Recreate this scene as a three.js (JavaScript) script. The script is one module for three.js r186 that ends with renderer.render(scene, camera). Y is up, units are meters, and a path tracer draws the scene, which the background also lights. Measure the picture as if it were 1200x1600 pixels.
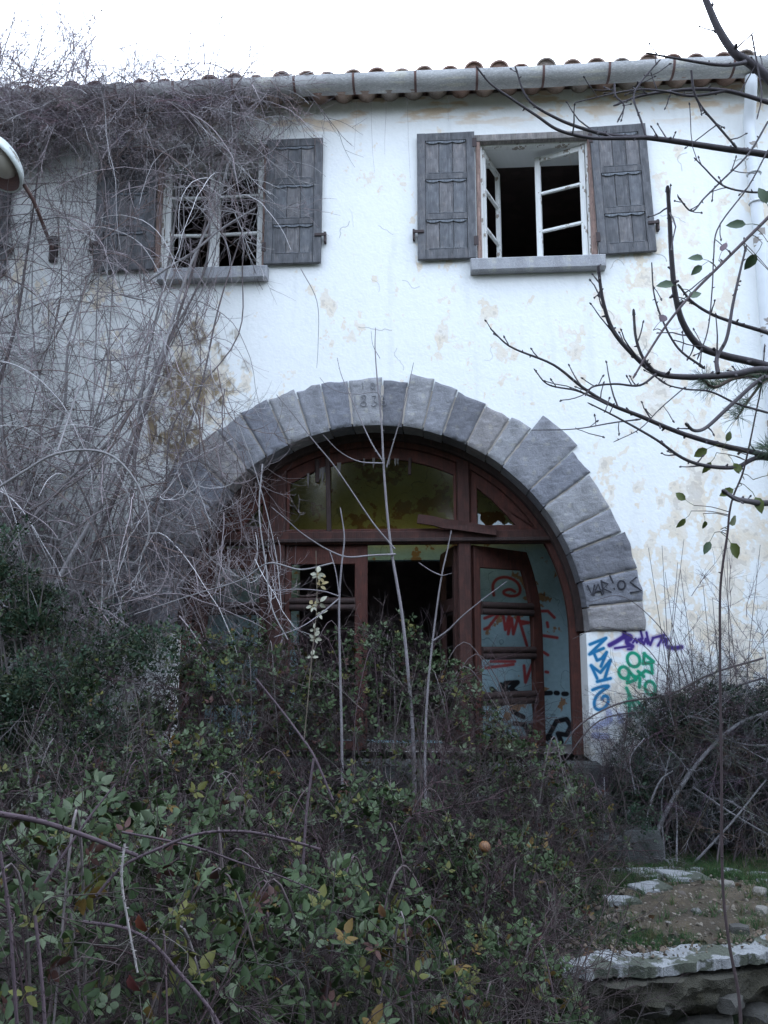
import * as THREE from 'three';
import { mergeGeometries, toCreasedNormals } from 'three/addons/utils/BufferGeometryUtils.js';

// ---------------------------------------------------------------- camera, sky, sun, exposure
const scene = new THREE.Scene();
const camera = new THREE.PerspectiveCamera(63.21, 0.75, 0.05, 600);
camera.position.set(0, 2, 7.2);
camera.rotation.order = 'YXZ';
camera.rotation.set(THREE.MathUtils.degToRad(9.1), THREE.MathUtils.degToRad(4.06), 0);

const SUN = new THREE.Vector3(0.35, 0.46, -1).normalize();          // behind the house
const renderer = new THREE.WebGLRenderer({ antialias: true });
renderer.toneMapping = THREE.LinearToneMapping;
renderer.toneMappingExposure = 3.15;
renderer.shadowMap.enabled = true;
{
  const W = 256, H = 128, d = new Float32Array(W * H * 4);
  for (let j = 0; j < H; j++) for (let i = 0; i < W; i++) {
    const up = ((j + 0.5) / H - 0.5) * Math.PI, az = ((i + 0.5) / W - 0.5) * 2 * Math.PI;
    const x = Math.cos(az) * Math.cos(up), y = Math.sin(up), z = Math.sin(az) * Math.cos(up);
    const c = x * SUN.x + y * SUN.y + z * SUN.z, halo = Math.exp((c - 1) * 3.2), hz = Math.pow(1 - Math.max(0, y), 3);
    const k = (j * W + i) * 4, b = y < 0 ? 0.5 : 1;
    d[k] = b * (0.79 + 0.16 * hz + 0.75 * halo); d[k + 1] = b * (0.955 + 0.12 * hz + 0.72 * halo); d[k + 2] = b * (1.23 + 0.06 * hz + 0.66 * halo); d[k + 3] = 1;
  }
  const t = new THREE.DataTexture(d, W, H, THREE.RGBAFormat, THREE.FloatType);
  t.mapping = THREE.EquirectangularReflectionMapping; t.magFilter = THREE.LinearFilter; t.minFilter = THREE.LinearFilter; t.needsUpdate = true;
  scene.background = t; scene.environment = t;
}
const sun = new THREE.DirectionalLight(new THREE.Color(1, 0.95, 0.86), 1.2);
sun.position.copy(SUN).multiplyScalar(40); sun.castShadow = true; sun.shadow.radius = 20;
sun.shadow.camera.left = sun.shadow.camera.bottom = -14; sun.shadow.camera.right = sun.shadow.camera.top = 14; sun.shadow.camera.far = 90;
sun.shadow.mapSize.set(2048, 2048);
scene.add(sun); scene.add(sun.target);

// ---------------------------------------------------------------- helpers
function rng(seed) { let s = seed | 0; return () => { s = (s + 0x6d2b79f5) | 0; let t = Math.imul(s ^ (s >>> 15), 1 | s); t = (t + Math.imul(t ^ (t >>> 7), 61 | t)) ^ t; return ((t ^ (t >>> 14)) >>> 0) / 4294967296; }; }
const lerp = (a, b, t) => a + (b - a) * t, clamp = (x, a = 0, b = 1) => Math.min(b, Math.max(a, x));
const sstep = (a, b, x) => { const t = clamp((x - a) / (b - a)); return t * t * (3 - 2 * t); };
const hash2 = (x, y) => { let h = Math.imul(x, 374761393) + Math.imul(y, 668265263) | 0; h = Math.imul(h ^ (h >>> 13), 1274126177); return ((h ^ (h >>> 16)) >>> 0) / 4294967296; };
function vn(x, y) { const i = Math.floor(x), j = Math.floor(y), u = x - i, v = y - j, s = u * u * (3 - 2 * u), t = v * v * (3 - 2 * v);
  const a = hash2(i, j), b = hash2(i + 1, j), c = hash2(i, j + 1), e = hash2(i + 1, j + 1); return a + (b - a) * s + (c - a) * t + (a - b - c + e) * s * t; }
function fbm(x, y, o = 4) { let s = 0, a = 0.5, n = 0; for (let k = 0; k < o; k++) { s += a * vn(x + k * 17.3, y - k * 9.1); n += a; a *= 0.5; x *= 2.03; y *= 2.03; } return s / n; }
const V = (x, y, z) => new THREE.Vector3(x, y, z);
const lin = (r, g, b) => new THREE.Color().setRGB(r, g, b);
const toS = (v) => 255 * (v <= 0.0031308 ? 12.92 * v : 1.055 * Math.pow(v, 1 / 2.4) - 0.055);
const taken = {};
function numbered(n) { const k = taken[n] = (taken[n] ?? -1) + 1; return k ? n + '_' + String(k).padStart(3, '0') : n; }
function mesh(name, geo, mat, parent) { const m = new THREE.Mesh(geo, mat); m.name = name; m.castShadow = m.receiveShadow = true; parent.add(m); return m; }
function thing(name, label, category, pos = [0, 0, 0], group) {
  const g = new THREE.Group(); g.name = numbered(name); g.position.set(...pos); g.userData = { label, category }; if (group) g.userData.group = group; scene.add(g); return g;
}
function top(m, label, category, group) { m.name = numbered(m.name); m.userData = { label, category }; if (group) m.userData.group = group; return m; }
function structure(m) { m.userData = { kind: 'structure' }; return m; }

// merged tubes and leaves
class MB {
  constructor() { this.p = []; this.n = []; this.c = []; this.i = []; this.u = []; }
  tube(pts, r0, r1, sides, col, cap = false) {
    const N = pts.length, base = this.p.length / 3; let ax = null, len = 0;
    for (let k = 0; k < N; k++) {
      const a = pts[Math.max(0, k - 1)], b = pts[Math.min(N - 1, k + 1)];
      let tx = b[0] - a[0], ty = b[1] - a[1], tz = b[2] - a[2]; const l = Math.hypot(tx, ty, tz) || 1; tx /= l; ty /= l; tz /= l;
      if (!ax) ax = Math.abs(ty) < 0.9 ? [0, 1, 0] : [1, 0, 0];
      let d = ax[0] * tx + ax[1] * ty + ax[2] * tz, ux = ax[0] - d * tx, uy = ax[1] - d * ty, uz = ax[2] - d * tz; const ul = Math.hypot(ux, uy, uz) || 1; ux /= ul; uy /= ul; uz /= ul; ax = [ux, uy, uz];
      const vx = ty * uz - tz * uy, vy = tz * ux - tx * uz, vz = tx * uy - ty * ux, r = lerp(r0, r1, k / (N - 1));
      if (k) len += Math.hypot(pts[k][0] - pts[k - 1][0], pts[k][1] - pts[k - 1][1], pts[k][2] - pts[k - 1][2]);
      for (let s = 0; s < sides; s++) { const t = s / sides * 2 * Math.PI, co = Math.cos(t), si = Math.sin(t), nx = ux * co + vx * si, ny = uy * co + vy * si, nz = uz * co + vz * si;
        this.p.push(pts[k][0] + nx * r, pts[k][1] + ny * r, pts[k][2] + nz * r); this.n.push(nx, ny, nz); this.c.push(col[0], col[1], col[2]); this.u.push(s / sides * 0.1, len); }
    }
    for (let k = 0; k < N - 1; k++) for (let s = 0; s < sides; s++) { const a = base + k * sides + s, b = base + k * sides + (s + 1) % sides; this.i.push(a, b, a + sides, b, b + sides, a + sides); }
    if (cap) for (const k of [0, N - 1]) for (let s = 1; s < sides - 1; s++) this.i.push(base + k * sides, base + k * sides + s, base + k * sides + s + 1);
    return this;
  }
  // ovate leaflet: o origin, d direction, n face normal
  leaf(o, d, n, L, Wd, col, curl = 0.12, fold = 0.18) {
    const s = V(0, 0, 0).crossVectors(d, n).normalize(), base = this.p.length / 3;
    const T = [0, 0.2, 0.48, 0.78, 1], B = [0, 0.78, 1, 0.62, 0], put = (t, w, sg) => {
      const x = o.x + d.x * t * L + s.x * w * sg + n.x * (-curl * t * t * L + fold * w), y = o.y + d.y * t * L + s.y * w * sg + n.y * (-curl * t * t * L + fold * w), z = o.z + d.z * t * L + s.z * w * sg + n.z * (-curl * t * t * L + fold * w);
      this.p.push(x, y, z); const q = n.clone().addScaledVector(s, -sg * 0.3).addScaledVector(d, curl * t).normalize(); this.n.push(q.x, q.y, q.z); this.c.push(col[0], col[1], col[2]); this.u.push(w * sg, t * L);
    };
    for (let k = 0; k < 5; k++) put(T[k], 0, 0);
    for (const sg of [-1, 1]) for (let k = 1; k < 4; k++) put(T[k], B[k] * Wd / 2, sg);
    const m = (k) => base + k, e = (k, q) => base + 5 + q * 3 + (k - 1);
    const tri = (q, a, b, c) => q ? this.i.push(a, b, c) : this.i.push(a, c, b);
    for (let q = 0; q < 2; q++) { tri(q, m(0), e(1, q), m(1)); tri(q, m(3), e(3, q), m(4)); for (let k = 1; k < 3; k++) { tri(q, m(k), e(k, q), m(k + 1)); tri(q, e(k, q), e(k + 1, q), m(k + 1)); } }
    return this;
  }
  geo() { const g = new THREE.BufferGeometry(); g.setAttribute('position', new THREE.Float32BufferAttribute(this.p, 3)); g.setAttribute('normal', new THREE.Float32BufferAttribute(this.n, 3));
    g.setAttribute('color', new THREE.Float32BufferAttribute(this.c, 3)); g.setAttribute('uv', new THREE.Float32BufferAttribute(this.u, 2)); g.setIndex(this.i); return g; }
}
function smooth(pts, per = 5) { const c = new THREE.CatmullRomCurve3(pts.map((p) => V(...p)), false, 'centripetal'); return c.getPoints((pts.length - 1) * per).map((v) => [v.x, v.y, v.z]); }
const randn = (R) => (R() + R() + R() + R() - 2) * 0.87;
function walk(R, p, d, len, steps, wander, grav) {
  const pts = [[p[0], p[1], p[2]]]; let [x, y, z] = p, [a, b, c] = d; const s = len / steps;
  for (let k = 0; k < steps; k++) { a += randn(R) * wander; b += randn(R) * wander - grav; c += randn(R) * wander; const l = Math.hypot(a, b, c) || 1; a /= l; b /= l; c /= l; x += a * s; y += b * s; z += c * s; pts.push([x, y, z]); }
  return pts;
}
function unit(R, bx = 0, by = 0, bz = 0, sx = 1, sy = 1, sz = 1) { let a = randn(R) * sx + bx, b = randn(R) * sy + by, c = randn(R) * sz + bz; const l = Math.hypot(a, b, c) || 1; return [a / l, b / l, c / l]; }
// box-projected uv in metres
function uvm(g, k = 1) {
  g = g.index ? g.toNonIndexed() : g; const p = g.attributes.position, n = g.attributes.normal, u = new Float32Array(p.count * 2);
  for (let i = 0; i < p.count; i += 3) {
    const ax = Math.abs(n.getX(i) + n.getX(i + 1) + n.getX(i + 2)), ay = Math.abs(n.getY(i) + n.getY(i + 1) + n.getY(i + 2)), az = Math.abs(n.getZ(i) + n.getZ(i + 1) + n.getZ(i + 2));
    for (let j = i; j < i + 3; j++) { const [s, t] = ax >= ay && ax >= az ? [p.getZ(j), p.getY(j)] : ay >= az ? [p.getX(j), p.getZ(j)] : [p.getX(j), p.getY(j)]; u[2 * j] = s * k; u[2 * j + 1] = t * k; }
  }
  g.setAttribute('uv', new THREE.BufferAttribute(u, 2)); return g;
}
// a board between two corners, edges chamfered a little
function board(x0, x1, y0, y1, z0, z1, ch = 0.004) {
  const w = x1 - x0, h = y1 - y0, t = z1 - z0; ch = Math.min(ch, w / 3, h / 3, t / 3);
  const s = new THREE.Shape(); s.moveTo(-w / 2 + ch, -h / 2 + ch); s.lineTo(w / 2 - ch, -h / 2 + ch); s.lineTo(w / 2 - ch, h / 2 - ch); s.lineTo(-w / 2 + ch, h / 2 - ch);
  const g = new THREE.ExtrudeGeometry(s, { depth: t - 2 * ch, bevelEnabled: true, bevelSize: ch, bevelThickness: ch, bevelSegments: 1 });
  g.translate((x0 + x1) / 2, (y0 + y1) / 2, z0 + ch); return uvm(g);
}
const boards = (l) => mergeGeometries(l.map((b) => board(...b)));
function slabShape(s, z0, z1, bevel = 0, curve = 24) { const g = new THREE.ExtrudeGeometry(s, { depth: z1 - z0 - 2 * bevel, bevelEnabled: bevel > 0, bevelSize: bevel, bevelThickness: bevel, bevelSegments: 1, bevelOffset: -bevel, curveSegments: curve }); g.translate(0, 0, z0 + bevel); return uvm(g); }
function poly(pts) { const s = new THREE.Shape(); pts.forEach((p, i) => i ? s.lineTo(p[0], p[1]) : s.moveTo(p[0], p[1])); s.closePath(); return s; }

// ---------------------------------------------------------------- textures
function dataTex(W, H, f, srgb = true) {
  const d = new Uint8Array(W * H * 4);
  for (let j = 0; j < H; j++) for (let i = 0; i < W; i++) { const c = f((i + 0.5) / W, (j + 0.5) / H, i, j), k = (j * W + i) * 4; if (typeof c === 'number') d[k] = d[k + 1] = d[k + 2] = clamp(c) * 255; else { d[k] = toS(clamp(c[0])); d[k + 1] = toS(clamp(c[1])); d[k + 2] = toS(clamp(c[2])); } d[k + 3] = 255; }
  const t = new THREE.DataTexture(d, W, H); t.wrapS = t.wrapT = THREE.RepeatWrapping; t.magFilter = THREE.LinearFilter; t.minFilter = THREE.LinearMipmapLinearFilter; t.generateMipmaps = true;
  if (srgb) t.colorSpace = THREE.SRGBColorSpace; t.needsUpdate = true; return t;
}
const rep = (t, x, y = x) => { const c = t.clone(); c.repeat.set(x, y); c.needsUpdate = true; return c; };
// periodic noise for tiles
function pn(x, y, P) { const i = Math.floor(x), j = Math.floor(y), u = x - i, v = y - j, s = u * u * (3 - 2 * u), t = v * v * (3 - 2 * v), m = (a) => ((a % P) + P) % P;
  const a = hash2(m(i), m(j) + 991), b = hash2(m(i + 1), m(j) + 991), c = hash2(m(i), m(j + 1) + 991), e = hash2(m(i + 1), m(j + 1) + 991); return a + (b - a) * s + (c - a) * t + (a - b - c + e) * s * t; }
const pf = (x, y, P, o = 4) => { let s = 0, a = 0.5, n = 0, p = P; for (let k = 0; k < o; k++) { s += a * pn(x * p, y * p, p); n += a; a *= 0.55; p *= 2; } return s / n; };
const grainBump = dataTex(512, 512, (u, v) => 0.65 * pf(u, v, 8, 6) + 0.35 * pf(u + 0.3, v + 0.7, 64, 3), false);
const stoneTex = dataTex(512, 512, (u, v) => { const a = pf(u, v, 5, 5), b = pf(u, v, 96, 2), s = b > 0.68 ? 0.22 : b < 0.33 ? -0.14 : 0, li = sstep(0.62, 0.75, pf(u + 0.4, v, 7, 5)); const k = 0.62 + 0.5 * a + s; return [k * lerp(1, 1.25, li), k * lerp(1, 1.22, li), k * lerp(1.02, 1.12, li)].map((q) => q * 0.8); });
const concreteTex = dataTex(512, 512, (u, v) => { const a = pf(u, v, 6, 6), b = pf(u + 0.5, v, 80, 2), m = sstep(0.47, 0.56, pf(u + 0.3, v + 0.6, 7, 6)), k = 0.7 + 0.4 * a + (b > 0.7 ? 0.12 : b < 0.3 ? -0.14 : 0); return [k * lerp(1, 0.3, m), k * lerp(1, 0.32, m), k * lerp(1, 0.24, m)].map((q) => q * 0.85); });
const woodTex = dataTex(512, 512, (u, v) => { const g = pf(u * 1, v * 0.06 + 0.1, 64, 4), st = pf(u, v * 0.125, 16, 4), w = pf(u, v, 6, 4), cr = pn(u * 90, v * 5, 90) > 0.86 ? 0.55 : 1; const k = (0.35 + 0.65 * g + 0.55 * st) * lerp(0.6, 1.25, w) * cr * 0.72; const p = sstep(0.6, 0.7, pf(u + 0.2, v * 0.5 + 0.6, 12, 4)); return [k * lerp(1, 1.25, p), k * lerp(1, 1.2, p), k * lerp(1, 1.15, p)]; });
const woodBump = dataTex(512, 512, (u, v) => 0.7 * pf(u, v * 0.06 + 0.1, 64, 4) + 0.3 * pf(u, v, 12, 4), false);
const paintTex = dataTex(512, 512, (u, v) => { const f = sstep(0.63, 0.68, pf(u, v * 0.6, 9, 5)), d = 0.86 + 0.2 * pf(u, v * 0.2, 24, 4); return f > 0.5 ? [0.42 * d, 0.36 * d, 0.31 * d] : [d, d, d * 0.99]; });
const barkTex = dataTex(256, 256, (u, v) => { const k = 0.6 + 0.55 * pf(u, v, 10, 5); const l = sstep(0.64, 0.74, pf(u + 0.2, v, 16, 3)); return [k * lerp(1, 1.5, l), k * lerp(1, 1.55, l), k * lerp(1, 1.5, l)].map((q) => q * 0.85); });

const M = {};
const std = (o) => new THREE.MeshStandardMaterial(o);
M.stone = [[0.37, 0.37, 0.39], [0.30, 0.305, 0.335], [0.44, 0.435, 0.44], [0.245, 0.245, 0.265], [0.41, 0.385, 0.375]].map((c) => std({ color: lin(...c), map: rep(stoneTex, 3.4), bumpMap: rep(grainBump, 6), bumpScale: 0.014, roughness: 0.95 }));
M.mortar = std({ color: lin(0.40, 0.355, 0.31), bumpMap: rep(grainBump, 4), bumpScale: 0.006, roughness: 1 });
M.shutter = [[0.20, 0.205, 0.22], [0.175, 0.175, 0.185], [0.25, 0.24, 0.245], [0.25, 0.27, 0.30]].map((c) => std({ color: lin(...c), map: rep(woodTex, 3), bumpMap: rep(woodBump, 3), bumpScale: 0.003, roughness: 0.9 }));
M.white = std({ color: lin(0.72, 0.72, 0.70), map: rep(paintTex, 2.5), bumpMap: rep(woodBump, 3), bumpScale: 0.002, roughness: 0.7 });
M.trim = std({ color: lin(0.36, 0.33, 0.31), map: rep(woodTex, 3), bumpMap: rep(woodBump, 3), bumpScale: 0.003, roughness: 0.9 });
M.redTrim = std({ color: lin(0.46, 0.31, 0.26), map: rep(woodTex, 3), bumpMap: rep(woodBump, 3), bumpScale: 0.004, roughness: 0.9 });
M.door = [[0.10, 0.028, 0.018], [0.072, 0.023, 0.016], [0.05, 0.026, 0.022]].map((c) => std({ color: lin(...c), map: rep(woodTex, 2.5), bumpMap: rep(woodBump, 2.5), bumpScale: 0.003, roughness: 0.8 }));
M.iron = std({ color: lin(0.05, 0.035, 0.035), roughness: 0.8, bumpMap: rep(grainBump, 6), bumpScale: 0.002 });
M.rust = std({ color: lin(0.22, 0.13, 0.115), roughness: 0.9, map: rep(stoneTex, 5), bumpMap: rep(grainBump, 8), bumpScale: 0.002 });
M.zinc = std({ color: lin(0.66, 0.65, 0.63), map: rep(stoneTex, 0.8, 2.5), roughness: 0.6, metalness: 0.1, bumpMap: rep(grainBump, 0.8), bumpScale: 0.004 });
M.pipe = std({ color: lin(0.66, 0.68, 0.70), roughness: 0.6, map: rep(paintTex, 1.2) });
M.tile = [[0.46, 0.30, 0.24], [0.40, 0.27, 0.22], [0.52, 0.38, 0.31], [0.42, 0.35, 0.3]].map((c) => std({ color: lin(...c), map: rep(stoneTex, 2.5), roughness: 0.95, bumpMap: rep(grainBump, 4), bumpScale: 0.006 }));
M.sill = std({ color: lin(0.46, 0.46, 0.47), map: rep(stoneTex, 3), roughness: 0.95, bumpMap: rep(grainBump, 5), bumpScale: 0.006 });
M.dark = std({ color: lin(0.26, 0.22, 0.2), map: rep(stoneTex, 0.5), roughness: 1 });
M.glass = new THREE.MeshPhysicalMaterial({ color: lin(0.86, 0.80, 0.55), transmission: 1, roughness: 0.08, thickness: 0, ior: 1.45 });
M.bark = (r, g, b, ro = 0.85) => std({ color: lin(r, g, b), map: rep(barkTex, 8, 5), roughness: ro });
M.twig = std({ vertexColors: true, roughness: 0.9 });

// ---------------------------------------------------------------- graffiti strokes, metres on the wall they are sprayed on
const BLUE = [[[1.227, 2.007], [1.364, 2.06], [1.22, 1.925], [1.339, 1.975]], [[1.263, 1.922], [1.282, 1.874], [1.32, 1.89], [1.364, 1.943], [1.312, 1.826]], [[1.231, 1.832], [1.304, 1.774], [1.393, 1.879], [1.339, 1.727]], [[1.231, 1.832], [1.276, 1.726]], [[1.275, 1.7], [1.387, 1.727]], [[1.235, 1.632], [1.31, 1.664], [1.389, 1.669], [1.293, 1.616], [1.243, 1.548], [1.245, 1.486], [1.281, 1.465], [1.335, 1.486], [1.363, 1.538], [1.359, 1.58], [1.323, 1.585], [1.311, 1.559]]];
const PURPLE = [[[1.39, 2.001], [1.463, 2.038], [1.523, 2.081], [1.566, 2.081], [1.57, 2.049], [1.532, 2.044], [1.536, 2.012], [1.577, 1.991]], [[1.515, 2.124], [1.52, 2.065]], [[1.432, 1.975], [1.546, 1.991]], [[1.539, 1.967], [1.571, 1.967]], [[1.584, 2.022], [1.607, 2.054], [1.616, 2.022], [1.633, 2.049], [1.647, 2.017]], [[1.649, 2.054], [1.673, 2.006], [1.691, 2.054], [1.705, 2.012]], [[1.707, 2.054], [1.725, 2.001], [1.749, 2.054]], [[1.749, 2.06], [1.845, 2.086], [1.788, 1.996]], [[1.813, 2.065], [1.854, 2.054], [1.831, 2.022], [1.875, 2.054], [1.851, 2.001]], [[1.871, 1.985], [1.923, 1.975], [1.981, 1.985]], [[1.652, 2.118], [1.665, 2.054]], [[1.699, 2.107], [1.707, 2.054]]];
const GREEN = [[[1.628, 1.904], [1.635, 1.878], [1.632, 1.853], [1.619, 1.833], [1.599, 1.822], [1.575, 1.823], [1.553, 1.834], [1.537, 1.855], [1.53, 1.881], [1.533, 1.906], [1.547, 1.927], [1.567, 1.937], [1.59, 1.937], [1.612, 1.925], [1.628, 1.904]], [[1.669, 1.932], [1.745, 1.864], [1.66, 1.848], [1.675, 1.932]], [[1.66, 1.848], [1.728, 1.853], [1.73, 1.769], [1.678, 1.79]], [[1.539, 1.791], [1.542, 1.769], [1.537, 1.748], [1.525, 1.733], [1.507, 1.725], [1.488, 1.728], [1.471, 1.739], [1.46, 1.758], [1.456, 1.779], [1.461, 1.8], [1.473, 1.816], [1.491, 1.823], [1.51, 1.821], [1.527, 1.809], [1.539, 1.791]], [[1.522, 1.69], [1.547, 1.78], [1.596, 1.717], [1.522, 1.69]], [[1.566, 1.753], [1.628, 1.727], [1.619, 1.654]], [[1.615, 1.785], [1.66, 1.743]], [[1.667, 1.785], [1.613, 1.743]], [[1.748, 1.662], [1.75, 1.637], [1.744, 1.614], [1.731, 1.599], [1.713, 1.593], [1.694, 1.599], [1.678, 1.614], [1.667, 1.637], [1.665, 1.662], [1.671, 1.684], [1.685, 1.7], [1.703, 1.705], [1.722, 1.7], [1.738, 1.684], [1.748, 1.662]], [[1.514, 1.649], [1.547, 1.56], [1.58, 1.477]], [[1.533, 1.591], [1.53, 1.425]], [[1.493, 1.529], [1.588, 1.55], [1.637, 1.488], [1.592, 1.415], [1.575, 1.498]], [[1.618, 1.519], [1.657, 1.457]]];
const SMEAR = [[[1.24, 1.336], [1.298, 1.351], [1.362, 1.383]], [[1.359, 1.455], [1.367, 1.393]], [[1.231, 1.263], [1.336, 1.259]], [[1.447, 1.425], [1.456, 1.383]]];
const VARIOS = [[[1.218, 2.502], [1.255, 2.42], [1.28, 2.507]], [[1.264, 2.42], [1.308, 2.515], [1.341, 2.42]], [[1.278, 2.447], [1.343, 2.458]], [[1.336, 2.545], [1.352, 2.425]], [[1.335, 2.534], [1.393, 2.512], [1.349, 2.474], [1.417, 2.441]], [[1.407, 2.588], [1.436, 2.517]], [[1.437, 2.479], [1.445, 2.463]], [[1.533, 2.503], [1.529, 2.488], [1.52, 2.475], [1.508, 2.469], [1.495, 2.469], [1.483, 2.476], [1.475, 2.488], [1.473, 2.504], [1.477, 2.519], [1.486, 2.532], [1.498, 2.539], [1.511, 2.538], [1.523, 2.531], [1.531, 2.519], [1.533, 2.503]], [[1.631, 2.568], [1.576, 2.527], [1.668, 2.453], [1.568, 2.438]]];
const RED = [[[0.507, 2.497], [0.488, 2.584], [0.533, 2.663], [0.634, 2.685], [0.734, 2.641], [0.775, 2.575], [0.766, 2.503], [0.687, 2.482], [0.608, 2.504], [0.602, 2.54], [0.674, 2.561], [0.717, 2.532]], [[0.41, 2.267], [0.569, 2.331], [0.451, 2.181], [0.408, 2.16]], [[0.596, 2.295], [0.615, 2.153], [0.653, 2.288], [0.642, 2.11], [0.681, 2.267], [0.692, 2.11], [0.746, 2.281]], [[0.746, 2.281], [0.824, 1.997]], [[0.766, 2.238], [0.851, 2.224], [0.78, 2.209]], [[0.954, 2.337], [1.04, 2.337], [1.101, 2.273]], [[1.029, 2.223], [1.035, 2.181]], [[0.983, 2.096], [1.123, 2.074]], [[0.985, 1.933], [1.026, 1.905]], [[0.414, 1.778], [0.685, 1.813]], [[0.79, 1.8], [0.8, 1.639], [0.868, 1.814]], [[1, 1.741], [1.021, 1.737]], [[0.465, 1.841], [0.7, 1.842]]];
const BLACK = [[[0.467, 1.575], [0.53, 1.52]], [[0.56, 1.617], [0.593, 1.527]], [[0.614, 1.52], [0.603, 1.631], [0.723, 1.639], [0.651, 1.576], [0.748, 1.52]], [[0.755, 1.518], [1.043, 1.538]], [[1.092, 1.538], [1.11, 1.536]], [[1.166, 1.529], [1.196, 1.529]], [[0.464, 1.422], [0.506, 1.395], [0.577, 1.436]], [[0.673, 1.354], [0.77, 1.306]], [[0.465, 1.112], [0.501, 1.188], [0.572, 1.202], [0.52, 1.092]], [[0.685, 1.244], [0.782, 1.231], [0.822, 1.135]], [[0.838, 1.231], [0.862, 1.095], [0.95, 1.246]], [[0.994, 1.096], [1.09, 1.267], [1.188, 1.288], [1.227, 1.22], [1.183, 1.138], [1.1, 1.151], [1.132, 1.07]], [[1.002, 1.123], [1.057, 1.096]]];

// ---------------------------------------------------------------- house
const FLOOR = 1.06, CX = -0.6, CY = 2.12;                              // threshold, centre of the arch
function strokes(g, list, X, Y, width, color, blur, alpha = 1) {
  g.lineCap = g.lineJoin = 'round'; g.strokeStyle = color; g.globalAlpha = alpha; g.lineWidth = width; g.shadowColor = color; g.shadowBlur = blur;
  for (const l of list) { g.beginPath(); l.forEach(([x, y], i) => { if (!i) g.moveTo(X(x), Y(y)); else if (i < l.length - 1 && l.length > 7) g.quadraticCurveTo(X(x), Y(y), X((x + l[i + 1][0]) / 2), Y((y + l[i + 1][1]) / 2)); else g.lineTo(X(x), Y(y)); }); g.stroke(); }
  g.globalAlpha = 1; g.shadowBlur = 0;
}
function wallCanvas(W, H, x0, x1, y0, y1, pix, draw) {
  const c = document.createElement('canvas'); c.width = W; c.height = H; const g = c.getContext('2d'), im = g.createImageData(W, H), d = im.data;
  for (let j = 0; j < H; j++) for (let i = 0; i < W; i++) { const q = pix(x0 + (x1 - x0) * (i + 0.5) / W, y1 - (y1 - y0) * (j + 0.5) / H), k = (j * W + i) * 4; d[k] = toS(clamp(q[0])); d[k + 1] = toS(clamp(q[1])); d[k + 2] = toS(clamp(q[2])); d[k + 3] = 255; }
  g.putImageData(im, 0, 0); draw(g, (x) => (x - x0) / (x1 - x0) * W, (y) => (y1 - y) / (y1 - y0) * H, W / (x1 - x0));
  const t = new THREE.CanvasTexture(c); t.colorSpace = THREE.SRGBColorSpace; t.wrapS = t.wrapT = THREE.RepeatWrapping; return t;
}
const WX0 = -5, WX1 = 3.6, WY0 = 0.4, WY1 = 7.4;
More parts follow.
